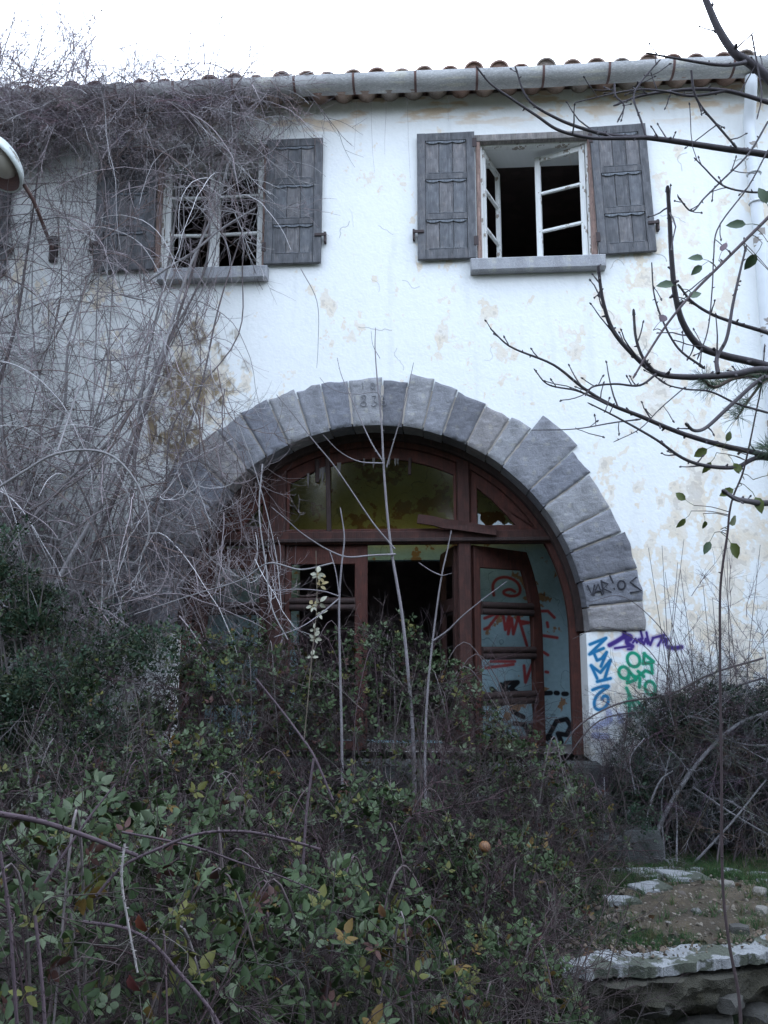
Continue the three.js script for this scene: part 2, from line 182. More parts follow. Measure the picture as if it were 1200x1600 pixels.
// lime wash worn through to a beige coat; where it is worn most: below the right window, right of the arch, left of it
const worn = [[1.9, 5.0, 0.5, 0.9, 0.05], [1.75, 4.4, 0.3, 0.7, 0.06], [0.5, 4.9, 0.9, 0.5, 0.05], [2.2, 3.0, 0.6, 0.9, 0.1], [2.3, 2.1, 0.7, 0.8, 0.12], [-0.2, 5.1, 0.6, 0.7, 0.05], [-2.3, 4.3, 0.6, 0.7, 0.12], [-3.6, 5.2, 1, 0.5, 0.1], [1.5, 1.7, 0.3, 0.5, 0.05], [-1.0, 5.6, 0.3, 0.6, 0.03], [2.4, 5.6, 0.5, 0.8, 0.03]];
const wallTex = wallCanvas(2048, 1668, WX0, WX1, WY0, WY1, (x, y) => {
  let w = 0; for (const [a, b, rx, ry, s] of worn) w += s * Math.exp(-(((x - a) / rx) ** 2 + ((y - b) / ry) ** 2));
  const big = fbm(x * 0.9 + 3, y * 0.9, 3), n = fbm(x * 5 + 11, y * 3.2 + 5, 5), fine = fbm(x * 26, y * 26 + 40, 3), st = fbm(x * 9 + 70, y * 1.3, 4);
  const mid = fbm(x * 15 + 3, y * 9, 4), pv = n * 0.42 + mid * 0.36 + fine * 0.22 + w * 1.15 + (big - 0.5) * 0.16, peel = sstep(0.60, 0.645, pv) * lerp(0.25, 0.9, fbm(x * 11, y * 11 + 9, 3)), chip = sstep(0.735, 0.76, pv + 0.1 * (fine - 0.5));
  const k = 0.965 + 0.05 * (big - 0.5) + 0.05 * (fine - 0.5) - 0.06 * sstep(0.6, 0.85, st);
  let r = 0.83 * k, g = 0.835 * k, b = 0.815 * k;
  r = lerp(r, 0.72, peel); g = lerp(g, 0.60, peel); b = lerp(b, 0.44, peel); r = lerp(r, 0.55, chip * 0.6); g = lerp(g, 0.49, chip * 0.6); b = lerp(b, 0.42, chip * 0.6);
  // brown algae and bare render left of the arch
  const al = sstep(0.50, 0.66, fbm(x * 8 + 31, y * 6, 6) * 0.8 + 0.45 * Math.exp(-(((x + 2.28 + (y - 4.3) * -0.12) / 0.34) ** 2 + ((y - 4.25) / 0.62) ** 2)) - 0.02);
  const wa = al * lerp(0.3, 1, sstep(0.34, 0.5, fbm(x * 40 + 3, y * 22, 4))) * sstep(0.05, 0.3, Math.exp(-(((x + 2.3) / 0.42) ** 2 + ((y - 4.2) / 0.8) ** 2))), br = 0.5 + 1.1 * fbm(x * 14, y * 14, 5);
  r = lerp(r, 0.25 * br, wa); g = lerp(g, 0.19 * br, wa); b = lerp(b, 0.115 * br, wa);
  // ochre limewash left in streaks under the tiles
  const oc = sstep(0.52, 0.7, fbm(x * 4, y * 14 + 3, 5)) * sstep(6.72, 7.0, y + 0.14 * (fbm(x * 7, 2, 3) - 0.5)) * 0.75; r = lerp(r, 0.62, oc); g = lerp(g, 0.44, oc); b = lerp(b, 0.26, oc);
  // grime splashed up from the ground, spotted
  const gm = sstep(0.5, 0.66, fbm(x * 12, y * 12, 4) + 0.35 * sstep(1.75, 0.95, y) - 0.12) * sstep(2.0, 1.2, y) * 0.6; r = lerp(r, 0.34, gm); g = lerp(g, 0.34, gm); b = lerp(b, 0.33, gm);
  // hairline cracks
  return [r, g, b];
}, (g, X, Y, s) => {
  const Q = rng(19); g.strokeStyle = '#6f6a62'; for (let k = 0; k < 46; k++) { let x = -3 + 6 * Q(), y = 1.6 + 5.2 * Q(), a = Q() * 6.28; g.globalAlpha = 0.25 + 0.35 * Q(); g.lineWidth = 0.8 + Q(); g.beginPath(); g.moveTo(X(x), Y(y)); for (let i = 0; i < 5 + Q() * 14; i++) { a += (Q() - 0.5) * 1.5; x += Math.cos(a) * 0.025; y += Math.sin(a) * 0.025; g.lineTo(X(x), Y(y)); } g.stroke(); } g.globalAlpha = 1;
  strokes(g, SMEAR, X, Y, 0.05 * s, '#7d86b8', 12, 0.45);
  strokes(g, BLUE, X, Y, 0.04 * s, '#2f7fae', 8, 0.1); strokes(g, GREEN, X, Y, 0.04 * s, '#3aa98a', 8, 0.1); strokes(g, PURPLE, X, Y, 0.045 * s, '#4b3a86', 9, 0.12);
  strokes(g, BLUE, X, Y, 0.021 * s, '#176a99', 2, 1); strokes(g, GREEN, X, Y, 0.022 * s, '#12906d', 2, 1); strokes(g, PURPLE, X, Y, 0.016 * s, '#3b2672', 2, 1);
  strokes(g, PURPLE.slice(0, 2), X, Y, 0.034 * s, '#3b2672', 4, 0.8); strokes(g, PURPLE.slice(9, 10), X, Y, 0.03 * s, '#3b2672', 4, 0.8);
});
M.wall = std({ color: 0xffffff, map: wallTex, roughness: 0.95, bumpMap: rep(grainBump, 7, 5.7), bumpScale: 0.006 });

const house = thing('house', 'abandoned two-storey white house with a stone arch, shuttered windows and graffiti', 'house');
function hole(pts) { const h = new THREE.Path(); pts.forEach((p, i) => i ? h.lineTo(p[0], p[1]) : h.moveTo(p[0], p[1])); h.closePath(); return h; }
const archPts = (r, y0, n = 48, a0 = 0, a1 = Math.PI) => { const o = [[CX + r, y0]]; for (let k = 0; k <= n; k++) { const a = lerp(a0, a1, k / n); o.push([CX + r * Math.cos(a), CY + r * Math.sin(a)]); } o.push([CX - r, y0]); return o; };
const WIN = [[0.36, 1.42], [-2.67, -1.62], [-5.72, -4.66]], WY = [5.46, 6.69];
{
  const s = poly([[-9, 0.2], [7, 0.2], [7, 7.16], [-9, 7.16]]);
  s.holes.push(hole([[CX + 1.8, FLOOR], [CX + 1.8, CY - 0.02], ...archPts(1.87, CY - 0.02).slice(1, -1), [CX - 1.8, CY - 0.02], [CX - 1.8, FLOOR]]));
  for (const [a, b] of WIN) s.holes.push(hole([[a, WY[0]], [a, WY[1]], [b, WY[1]], [b, WY[0]]]));
  const g = new THREE.ExtrudeGeometry(s, { depth: 0.5, bevelEnabled: false }); g.translate(0, 0, -0.5);
  const p = g.attributes.position, u = g.attributes.uv; for (let i = 0; i < p.count; i++) u.setXY(i, (p.getX(i) + p.getZ(i) * 0.3 - WX0) / (WX1 - WX0), (p.getY(i) - WY0) / (WY1 - WY0));
  const w = mesh('wall', g, M.wall, house); w.userData = { label: 'peeling white lime-washed front wall with blue, green and purple graffiti' };
  // the other walls, closed
  const bx = (x0, x1, y0, y1, z0, z1) => { const q = new THREE.BoxGeometry(x1 - x0, y1 - y0, z1 - z0); q.translate((x0 + x1) / 2, (y0 + y1) / 2, (z0 + z1) / 2); return uvm(q, 0.12); };
  mesh('side_wall', bx(-9, -8.5, 0.2, 7.12, -8, -0.5), M.wall, house); mesh('side_wall', bx(6.5, 7, 0.2, 7.12, -8, -0.5), M.wall, house); mesh('rear_wall', bx(-9, 7, 0.2, 7.12, -8.5, -8), M.wall, house);
  // rooms: hall behind the arch, dark rooms behind it and above
  mesh('hall_floor', bx(-8.5, 6.5, 0.9, 1.05, -8, -0.5), M.dark, house); mesh('upper_floor', bx(-8.5, 6.5, 4.55, 4.8, -8, -0.5), M.dark, house);
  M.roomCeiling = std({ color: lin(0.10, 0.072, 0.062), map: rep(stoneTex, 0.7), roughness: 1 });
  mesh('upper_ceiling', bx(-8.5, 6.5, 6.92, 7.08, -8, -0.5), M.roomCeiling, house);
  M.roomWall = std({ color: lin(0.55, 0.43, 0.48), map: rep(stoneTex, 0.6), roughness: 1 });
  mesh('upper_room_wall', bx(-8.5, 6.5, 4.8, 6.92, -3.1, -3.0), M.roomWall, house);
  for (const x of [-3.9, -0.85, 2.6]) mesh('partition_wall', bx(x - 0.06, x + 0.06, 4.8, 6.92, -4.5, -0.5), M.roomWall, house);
  // painted hall wall with a wide dark opening
  const hs = poly([[-3.4, 1.05], [2.3, 1.05], [2.3, 4.55], [-3.4, 4.55]]); hs.holes.push(hole([[-1.49, 1.06], [-1.49, 2.86], [0.2, 2.86], [0.2, 1.06]]));
  const HX = [-3.4, 2.3], HY = [1.05, 4.55];
  const hallTex = wallCanvas(1400, 860, HX[0], HX[1], HY[0], HY[1], (x, y) => {
    const n = fbm(x * 7, y * 7 + 3, 5), f = fbm(x * 30, y * 30, 3), up = sstep(2.9, 3.06, y + 0.12 * (fbm(x * 5, 8, 3) - 0.5)), sp = sstep(0.60, 0.66, n * 0.75 + f * 0.25 + (y > 2.6 ? 0.035 : 0.0));
    const k = 0.92 + 0.22 * (f - 0.5); let r = lerp(0.36, 0.58, up) * k, g = lerp(0.52, 0.6, up) * k, b = lerp(0.57, 0.38, up) * k;
    r = lerp(r, 0.30, sp); g = lerp(g, 0.17, sp); b = lerp(b, 0.09, sp); const dk = Math.abs(fbm(x * 3 + 8, y * 3, 4) - 0.5) < 0.006 ? 0.6 : 1; return [r * dk, g * dk, b * dk];
  }, (g, X, Y, s) => { strokes(g, RED, X, Y, 0.026 * s, '#a03434', 3, 0.7); strokes(g, BLACK, X, Y, 0.04 * s, '#0d0d12', 3, 0.95); });
  const hg = new THREE.ExtrudeGeometry(hs, { depth: 0.15, bevelEnabled: false }); hg.translate(0, 0, -1.4);
  const hp = hg.attributes.position, hu = hg.attributes.uv; for (let i = 0; i < hp.count; i++) hu.setXY(i, (hp.getX(i) - HX[0]) / (HX[1] - HX[0]), (hp.getY(i) - HY[0]) / (HY[1] - HY[0]));
  const hw = mesh('hall_wall', hg, std({ map: hallTex, roughness: 0.9, bumpMap: rep(grainBump, 4, 3), bumpScale: 0.006 }), house); hw.userData = { label: 'pale blue hall wall with red and black spray tags behind the doors' };
  M.hallSide = std({ color: lin(0.3, 0.4, 0.42), map: rep(stoneTex, 0.7), roughness: 0.95 });
  mesh('hall_side_wall', bx(-3.5, -3.4, 1.05, 4.55, -1.4, -0.5), M.hallSide, house); mesh('hall_side_wall', bx(2.3, 2.4, 1.05, 4.55, -1.4, -0.5), M.hallSide, house);
  mesh('dark_room_wall', bx(-3.5, 2.4, 1.05, 4.55, -6.1, -6), M.roomWall, house); mesh('dark_room_wall', bx(-3.5, -3.4, 1.05, 4.55, -6, -1.4), M.roomWall, house); mesh('dark_room_wall', bx(2.3, 2.4, 1.05, 4.55, -6, -1.4), M.roomWall, house);
}

// stone arch: each voussoir on its own, mortar behind them
{
  const ring = mesh('arch_surround', (() => { const s = poly([...archPts(2.19, CY - 0.0).slice(1, -1)].concat(archPts(1.845, CY).slice(1, -1).reverse())); return slabShape(s, -0.3, 0.012); })(), M.mortar, house);
  ring.userData = { label: 'arch of rough grey stones with beige mortar around the doorway' };
  const J = [0, 6.2, 13.1, 21.4, 27.2, 35.7, 41.8, 51.7, 57, 63.3, 70.5, 76.2, 82, 88, 96, 102.4, 108.4, 115, 122, 128.5, 136, 143, 150, 156, 164, 171, 180], RO = [2.29, 2.3, 2.305, 2.29, 2.3, 2.325, 2.4, 2.24, 2.21, 2.23, 2.27, 2.3, 2.24, 2.26, 2.255, 2.26, 2.275, 2.29, 2.28, 2.31, 2.325, 2.31, 2.37, 2.33, 2.3, 2.33, 2.3], R = rng(41);
  const SM = [4, 1, 3, 0, 2, 1, 0, 2, 4, 3, 0, 2, 3, 2, 1, 0, 2, 1, 0, 4, 1, 0, 2, 3, 0, 1, 0];
  for (let k = 0; k < J.length - 1; k++) {
    const gap = 0.0062 / 2.0, a0 = J[k] * Math.PI / 180 + (k ? gap : 0.002), a1 = J[k + 1] * Math.PI / 180 - gap, r0 = 1.815 + R() * 0.012, r1 = RO[k], g0 = new THREE.BoxGeometry(1, 1, 1, 14, 18, 3), p = g0.attributes.position, zf = 0.022 + R() * 0.014, sd = R() * 50, key = k === 13, tilt = (R() - 0.5) * 0.015;
    for (let i = 0; i < p.count; i++) {
      const u = p.getX(i) + 0.5, v = p.getY(i) + 0.5, w = p.getZ(i) + 0.5, e = Math.min(u, 1 - u, v, 1 - v), a = lerp(a1, a0, u), r = lerp(r0, r1 + 0.022 * (vn(sd, u * 3) - 0.5) + (v > 0.99 ? tilt * (u - 0.5) * 2 : 0), v);
      let x = CX + r * Math.cos(a), y = CY + r * Math.sin(a), z = lerp(-0.345, zf, w);
      if (w > 0.99) { const rough = key ? 0.003 : 0.009; z += rough * (fbm(x * 13 + sd, y * 13, 4) - 0.5) * 2 - (e < 0.01 ? 0.014 * (0.5 + vn(x * 30, y * 30)) : 0); }
      else if (v < 0.01) { y += 0.008 * (vn(x * 12 + sd, z * 12) - 0.5); }
      p.setXYZ(i, x, y, z);
    }
    g0.computeVertexNormals(); const m = mesh('voussoir', uvm(toCreasedNormals(g0, 0.9)), M.stone[SM[k]], ring);
    if (key) m.userData = { label: 'smooth keystone carved with a faint worn date' };
  }
  // faint carved figures of the keystone, built as shallow dark cuts, strokes given round the middle of the stone
  const cut = std({ color: lin(0.2, 0.2, 0.215), roughness: 1 }), mb = new MB(), K = (l) => mb.tube(smooth(l.map(([x, y]) => [CX + 0.0 + x, 4.2 + y, 0.032]), 3), 0.004, 0.004, 4, [1, 1, 1], true);
  K([[-0.17, 0.0], [-0.17, -0.09]]); K([[-0.09, -0.02], [-0.115, 0.0], [-0.09, 0.015], [-0.07, 0.0], [-0.09, -0.04], [-0.12, -0.07], [-0.09, -0.09], [-0.065, -0.07], [-0.09, -0.04]]); K([[-0.02, 0.0], [0.02, 0.005], [0.0, -0.04], [0.03, -0.065], [0.0, -0.09], [-0.025, -0.08]]); K([[0.1, -0.02], [0.075, 0.005], [0.06, -0.03], [0.07, -0.08], [0.1, -0.08], [0.1, -0.05], [0.07, -0.045]]);
  K([[-0.1, 0.13], [-0.1, 0.07]]); K([[-0.01, 0.13], [-0.035, 0.1], [-0.01, 0.07], [0.01, 0.1], [-0.01, 0.13]]);
  const c = mesh('carved_date', mb.geo(), cut, ring); c.userData = { label: 'faint carved date figures on the keystone' };
  // VARiOS sprayed on the last stones but one
  const tb = new MB(); for (const l of VARIOS) tb.tube((l.length > 4 ? smooth(l.map(([x, y]) => [x, y, 0.046]), 2) : l.map(([x, y]) => [x, y, 0.046])), 0.0085, 0.0075, 5, [1, 1, 1], true);
  const tg = tb.geo(); tg.scale(1, 1, 0.5); tg.translate(0, 0, 0.017);
  mesh('graffiti_tag', tg, std({ color: lin(0.02, 0.02, 0.028), roughness: 0.8 }), ring).userData = { label: 'black painted word VARiOS on the arch stones' };
}

// windows and shutters
function sash(w, h) { const s = 0.052, b = [[0, s, 0, h, -0.02, 0.02], [w - s, w, 0, h, -0.02, 0.02], [s, w - s, 0, s + 0.01, -0.019, 0.019], [s, w - s, h - s, h, -0.019, 0.019]]; for (const f of [0.345, 0.675]) b.push([s, w - s, h * f - 0.013, h * f + 0.013, -0.016, 0.016]); return boards(b); }
function windowAt(x0, x1, openL, openR, label) {
  const [y0, y1] = WY, w = mesh('window', boards([[x0, x0 + 0.05, y0 + 0.002, y1, -0.13, -0.05], [x1 - 0.05, x1, y0 + 0.002, y1, -0.13, -0.05], [x0 + 0.05, x1 - 0.05, y1 - 0.05, y1 - 0.002, -0.128, -0.052]]), M.white, house); w.userData = { label };
  mesh('lintel_board', board(x0 - 0.04, x1 + 0.03, y1 - 0.032, y1 + 0.035, -0.06, 0.014), M.trim, w);
  mesh('trim', board(x0 - 0.012, x0 + 0.03, y0 + 0.002, y1 - 0.034, -0.048, 0.01), M.redTrim, w); mesh('trim', board(x1 - 0.035, x1 + 0.012, y0 + 0.002, y1 - 0.034, -0.048, 0.01), M.redTrim, w);
  const iw = (x1 - x0 - 0.1) / 2, h = y1 - y0 - 0.062, g = sash(iw - 0.002, h);
  const a = mesh('sash', g, M.white, w); a.position.set(x0 + 0.052, y0 + 0.008, -0.09); a.rotation.y = openL;
  const b = mesh('sash', g, M.white, w); b.position.set(x1 - 0.052, y0 + 0.008, -0.09); b.rotation.y = Math.PI - openR;
  return w;
}
windowAt(...WIN[0], 1.18, 0.40, 'open white casement window with peeling red side trim, on the right');
windowAt(...WIN[1], 0.05, 0.03, 'closed grey-white casement window with missing panes, behind the vine');
windowAt(...WIN[2], 0.04, 0.03, 'casement window at the left edge');
for (const [i, [a, b]] of [[0, [0.28, 1.485]], [1, [-2.62, -1.585]], [2, [-5.8, -4.58]]]) mesh('window_sill', board(a, b, 5.335, 5.458, -0.3, 0.1, 0.012), M.sill, house);
function scallop(w, up) { const s = new THREE.Shape(), n = 3; s.moveTo(0, 0); s.lineTo(w, 0); for (let k = 0; k < n; k++) { const xa = w - k * w / n, xb = w - (k + 1) * w / n; s.lineTo(xa, -0.012 * up); s.quadraticCurveTo((xa + xb) / 2, -0.042 * up, xb, -0.012 * up); } s.closePath(); return s; }
const SW = 0.535, SH = 1.255;
function shutter(x, y, tilt, latchLeft, sc, label) {
  const R = rng(Math.floor(x * 977) + 7), st = 0.075, rails = [0, 0.095, 0.385, 0.445, 0.785, 0.845, SH - 0.08, SH];
  const fr = mesh('shutter', boards([[-SW / 2, -SW / 2 + st, 0, SH, 0, 0.036], [SW / 2 - st, SW / 2, 0, SH, 0, 0.036]]), M.shutter[1], house); fr.position.set(x, y, 0.022); fr.rotation.z = tilt; fr.scale.x = sc; fr.userData = { label };
  for (let k = 0; k < 8; k += 2) mesh('rail', board(-SW / 2 + st, SW / 2 - st, rails[k], rails[k + 1], 0.001, 0.034), M.shutter[1], fr);
  for (let k = 1; k < 7; k += 2) {
    const b = rails[k], t = rails[k + 1], n = 3, pw = (SW - 2 * st) / n;
    for (let i = 0; i < n; i++) mesh('plank', board(-SW / 2 + st + i * pw + 0.002, -SW / 2 + st + (i + 1) * pw - 0.002, b, t, 0.006, 0.019 + R() * 0.004), M.shutter[(i + k + (R() * 2 | 0)) % 3], fr);
    const m = slabShape(scallop(SW - 2 * st - 0.02, 1), 0, 0.014, 0.003, 6); m.translate(-SW / 2 + st + 0.01, t - 0.004, 0.02); mesh('scalloped_moulding', m, M.shutter[3], fr);
    const lo = slabShape(scallop(SW - 2 * st - 0.05, -0.5), 0, 0.01, 0.002, 5); lo.translate(-SW / 2 + st + 0.025, b + 0.003, 0.02); mesh('scalloped_moulding', lo, M.shutter[0], fr);
    for (const s of [-1, 1]) { const q = slabShape(scallop(t - b - 0.06, s * 0.7), 0, 0.009, 0.002, 5); q.rotateZ(Math.PI / 2); q.translate(s * (SW / 2 - st - 0.001), b + 0.03, 0.02); mesh('side_moulding', q, M.shutter[3], fr); }
  }
  const lx = latchLeft ? -SW / 2 - 0.045 : SW / 2 - 0.06;
  mesh('latch', mergeGeometries([board(lx, lx + 0.105, 0.255, 0.285, 0.037, 0.05), board(latchLeft ? lx : lx + 0.085, latchLeft ? lx + 0.02 : lx + 0.105, 0.2, 0.3, -0.018, 0.04)]), M.iron, fr);
  const hx = latchLeft ? SW / 2 - 0.02 : -SW / 2 - 0.02; for (const hy of [0.12, SH - 0.16]) mesh('hinge', board(hx, hx + 0.04, hy, hy + 0.09, 0.037, 0.043), M.iron, fr);
}
shutter(0.069, 5.48, 0, true, 1, 'left shutter of the right-hand window');
shutter(1.69, 5.482, 0.033, false, 0.95, 'right shutter of the right-hand window');
shutter(-1.36, 5.485, -0.005, false, 1, 'right shutter of the vine-covered window');
shutter(-2.96, 5.47, 0.01, true, 1.08, 'left shutter of the middle window, mostly under the vine');
shutter(-4.38, 5.48, 0, false, 1, 'dark shutter at the left edge behind the lamp');

// roof, gutter, downpipe
{
  const R = rng(5), sl = Math.tan(0.29), yS = (z) => 7.235 - (z) * sl;       // underside of the tiles over z
  const deck = poly([[0.12, yS(0.12) + 0.02], [0.12, yS(0.12) + 0.1], [-4.25, yS(-4.25) + 0.1], [-8.9, yS(0.25) + 0.05], [-8.9, yS(0.25) - 0.05], [-4.25, yS(-4.25) - 0.02]]);
  const dg = new THREE.ExtrudeGeometry(deck, { depth: 16.6, bevelEnabled: false }); dg.rotateY(-Math.PI / 2); dg.translate(7.3, 0, 0);
  const roof = mesh('roof', uvm(dg), M.tile[1], house);
  const part = (r0, r1, up, L) => { // half-round clay tile along -z, thickness 14 mm
    const n = 9, rows = [], g = new THREE.BufferGeometry(), p = [], idx = []; for (const [z, r] of [[0, r0], [-L, r1]]) for (const t of [0, 0.014]) for (let k = 0; k <= n; k++) { const a = Math.PI * k / n; p.push(Math.cos(a) * (r - t), up * Math.sin(a) * (r - t) * 0.95, z); }
    const q = (a, b, c, d) => idx.push(a, b, c, b, d, c), w = n + 1; for (let k = 0; k < n; k++) { q(k, k + 1, 2 * w + k, 2 * w + k + 1); q(w + k, w + k + 1, 3 * w + k, 3 * w + k + 1); q(k, k + 1, w + k, w + k + 1); q(2 * w + k, 2 * w + k + 1, 3 * w + k, 3 * w + k + 1); }
    g.setAttribute('position', new THREE.Float32BufferAttribute(p, 3)); g.setIndex(idx); g.computeVertexNormals(); return uvm(toCreasedNormals(g, 0.7)); };
  const plug = (() => { const s = new THREE.Shape(); s.absarc(0, 0, 0.084, 0, Math.PI); s.closePath(); const g = new THREE.ExtrudeGeometry(s, { depth: 0.05, bevelEnabled: false, curveSegments: 8 }); g.translate(0, 0, -0.075); return uvm(g); })(), cov = mergeGeometries([part(0.094, 0.078, 1, 0.46), plug]), pan = part(0.085, 0.1, -1, 0.62), sp = 0.222;
  for (let x = -5.0, k = 0; x < 3.8; x += sp, k++) {
    for (let row = 0; row < 2; row++) { const z = 0.29 - row * 0.37 + (R() - 0.5) * 0.05, t = mesh('roof_tile', cov, M.tile[R() * 4 | 0], roof); t.position.set(x + (R() - 0.5) * 0.03, yS(z) + 0.004 + row * 0.012 + (R() - 0.4) * 0.045, z); t.rotation.set(0.29 + (R() - 0.5) * 0.05, (R() - 0.5) * 0.1, (R() - 0.5) * 0.12); }
    const z = 0.27, t = mesh('roof_tile', pan, M.tile[R() * 4 | 0], roof); t.position.set(x + sp / 2, yS(z) - 0.028, z); t.rotation.set(0.29, 0, (R() - 0.5) * 0.06);
  }
  // half-round zinc gutter, a little uneven, on rusty straps
  const gy = 7.16, gz = 0.245, n = 12, prof = []; for (let k = 0; k <= n; k++) { const a = Math.PI * k / n; prof.push([Math.cos(a) * 0.115, -Math.sin(a) * 0.108]); }
  const gp = [], gi = [], xs = []; for (let x = -8.5; x <= 6.9; x += 0.25) xs.push(x);
  const full = [...prof.map(([z, y]) => [z, y]), ...prof.slice().reverse().map(([z, y]) => [z * 0.965, y * 0.965 + 0.0])], w = full.length;
  xs.forEach((x) => { const s = 0.012 * (fbm(x * 0.9, 3, 2) - 0.5) * 2 - 0.004 * x; for (const [z, y] of full) gp.push(x, gy + y + s + 0.004 * (vn(x * 4, z * 20) - 0.5), gz + z); });
  for (let i = 0; i < xs.length - 1; i++) for (let k = 0; k < w; k++) { const a = i * w + k, b = i * w + (k + 1) % w; gi.push(a, a + w, b, b, a + w, b + w); }
  const gg = new THREE.BufferGeometry(); gg.setAttribute('position', new THREE.Float32BufferAttribute(gp, 3)); gg.setIndex(gi); gg.computeVertexNormals();
  const gutter = mesh('gutter', uvm(toCreasedNormals(gg, 0.8)), M.zinc, house);
  for (let x = -4.7; x < 3.4; x += 0.565) {
    const xx = x + (R() - 0.5) * 0.06, g = new THREE.BufferGeometry(), p = [], id = []; const s0 = 0.012 * (fbm(xx * 0.9, 3, 2) - 0.5) * 2 - 0.004 * xx;
    for (let k = 0; k <= n; k++) for (const [dx, e] of [[-0.011, 1.03], [0.011, 1.03], [0.011, 1.005], [-0.011, 1.005]]) p.push(xx + dx, gy + s0 + prof[k][1] * e, gz + prof[k][0] * e);
    for (let k = 0; k < n; k++) for (let q = 0; q < 4; q++) { const a = k * 4 + q, b = k * 4 + (q + 1) % 4; id.push(a, a + 4, b, b, a + 4, b + 4); }
    g.setAttribute('position', new THREE.Float32BufferAttribute(p, 3)); g.setIndex(id); g.computeVertexNormals(); mesh('gutter_strap', uvm(toCreasedNormals(g, 0.6)), M.rust, gutter);
  }
  const pipe = new MB(); pipe.tube(smooth([[2.80, 7.03, 0.245], [2.80, 6.95, 0.235], [2.81, 6.82, 0.16], [2.815, 6.68, 0.09], [2.82, 6.45, 0.085], [2.83, 5.5, 0.085], [2.83, 4, 0.085], [2.83, 0.5, 0.085]], 6), 0.052, 0.052, 14, [1, 1, 1]);
  const dp = mesh('downpipe', pipe.geo(), M.pipe, house);
  for (const y of [6.18, 5.9, 4.4, 2.6]) { const c = new THREE.TorusGeometry(0.056, 0.011, 6, 20); c.rotateX(Math.PI / 2); c.translate(2.825, y, 0.085); mesh('pipe_collar', c, M.pipe, dp); }
}

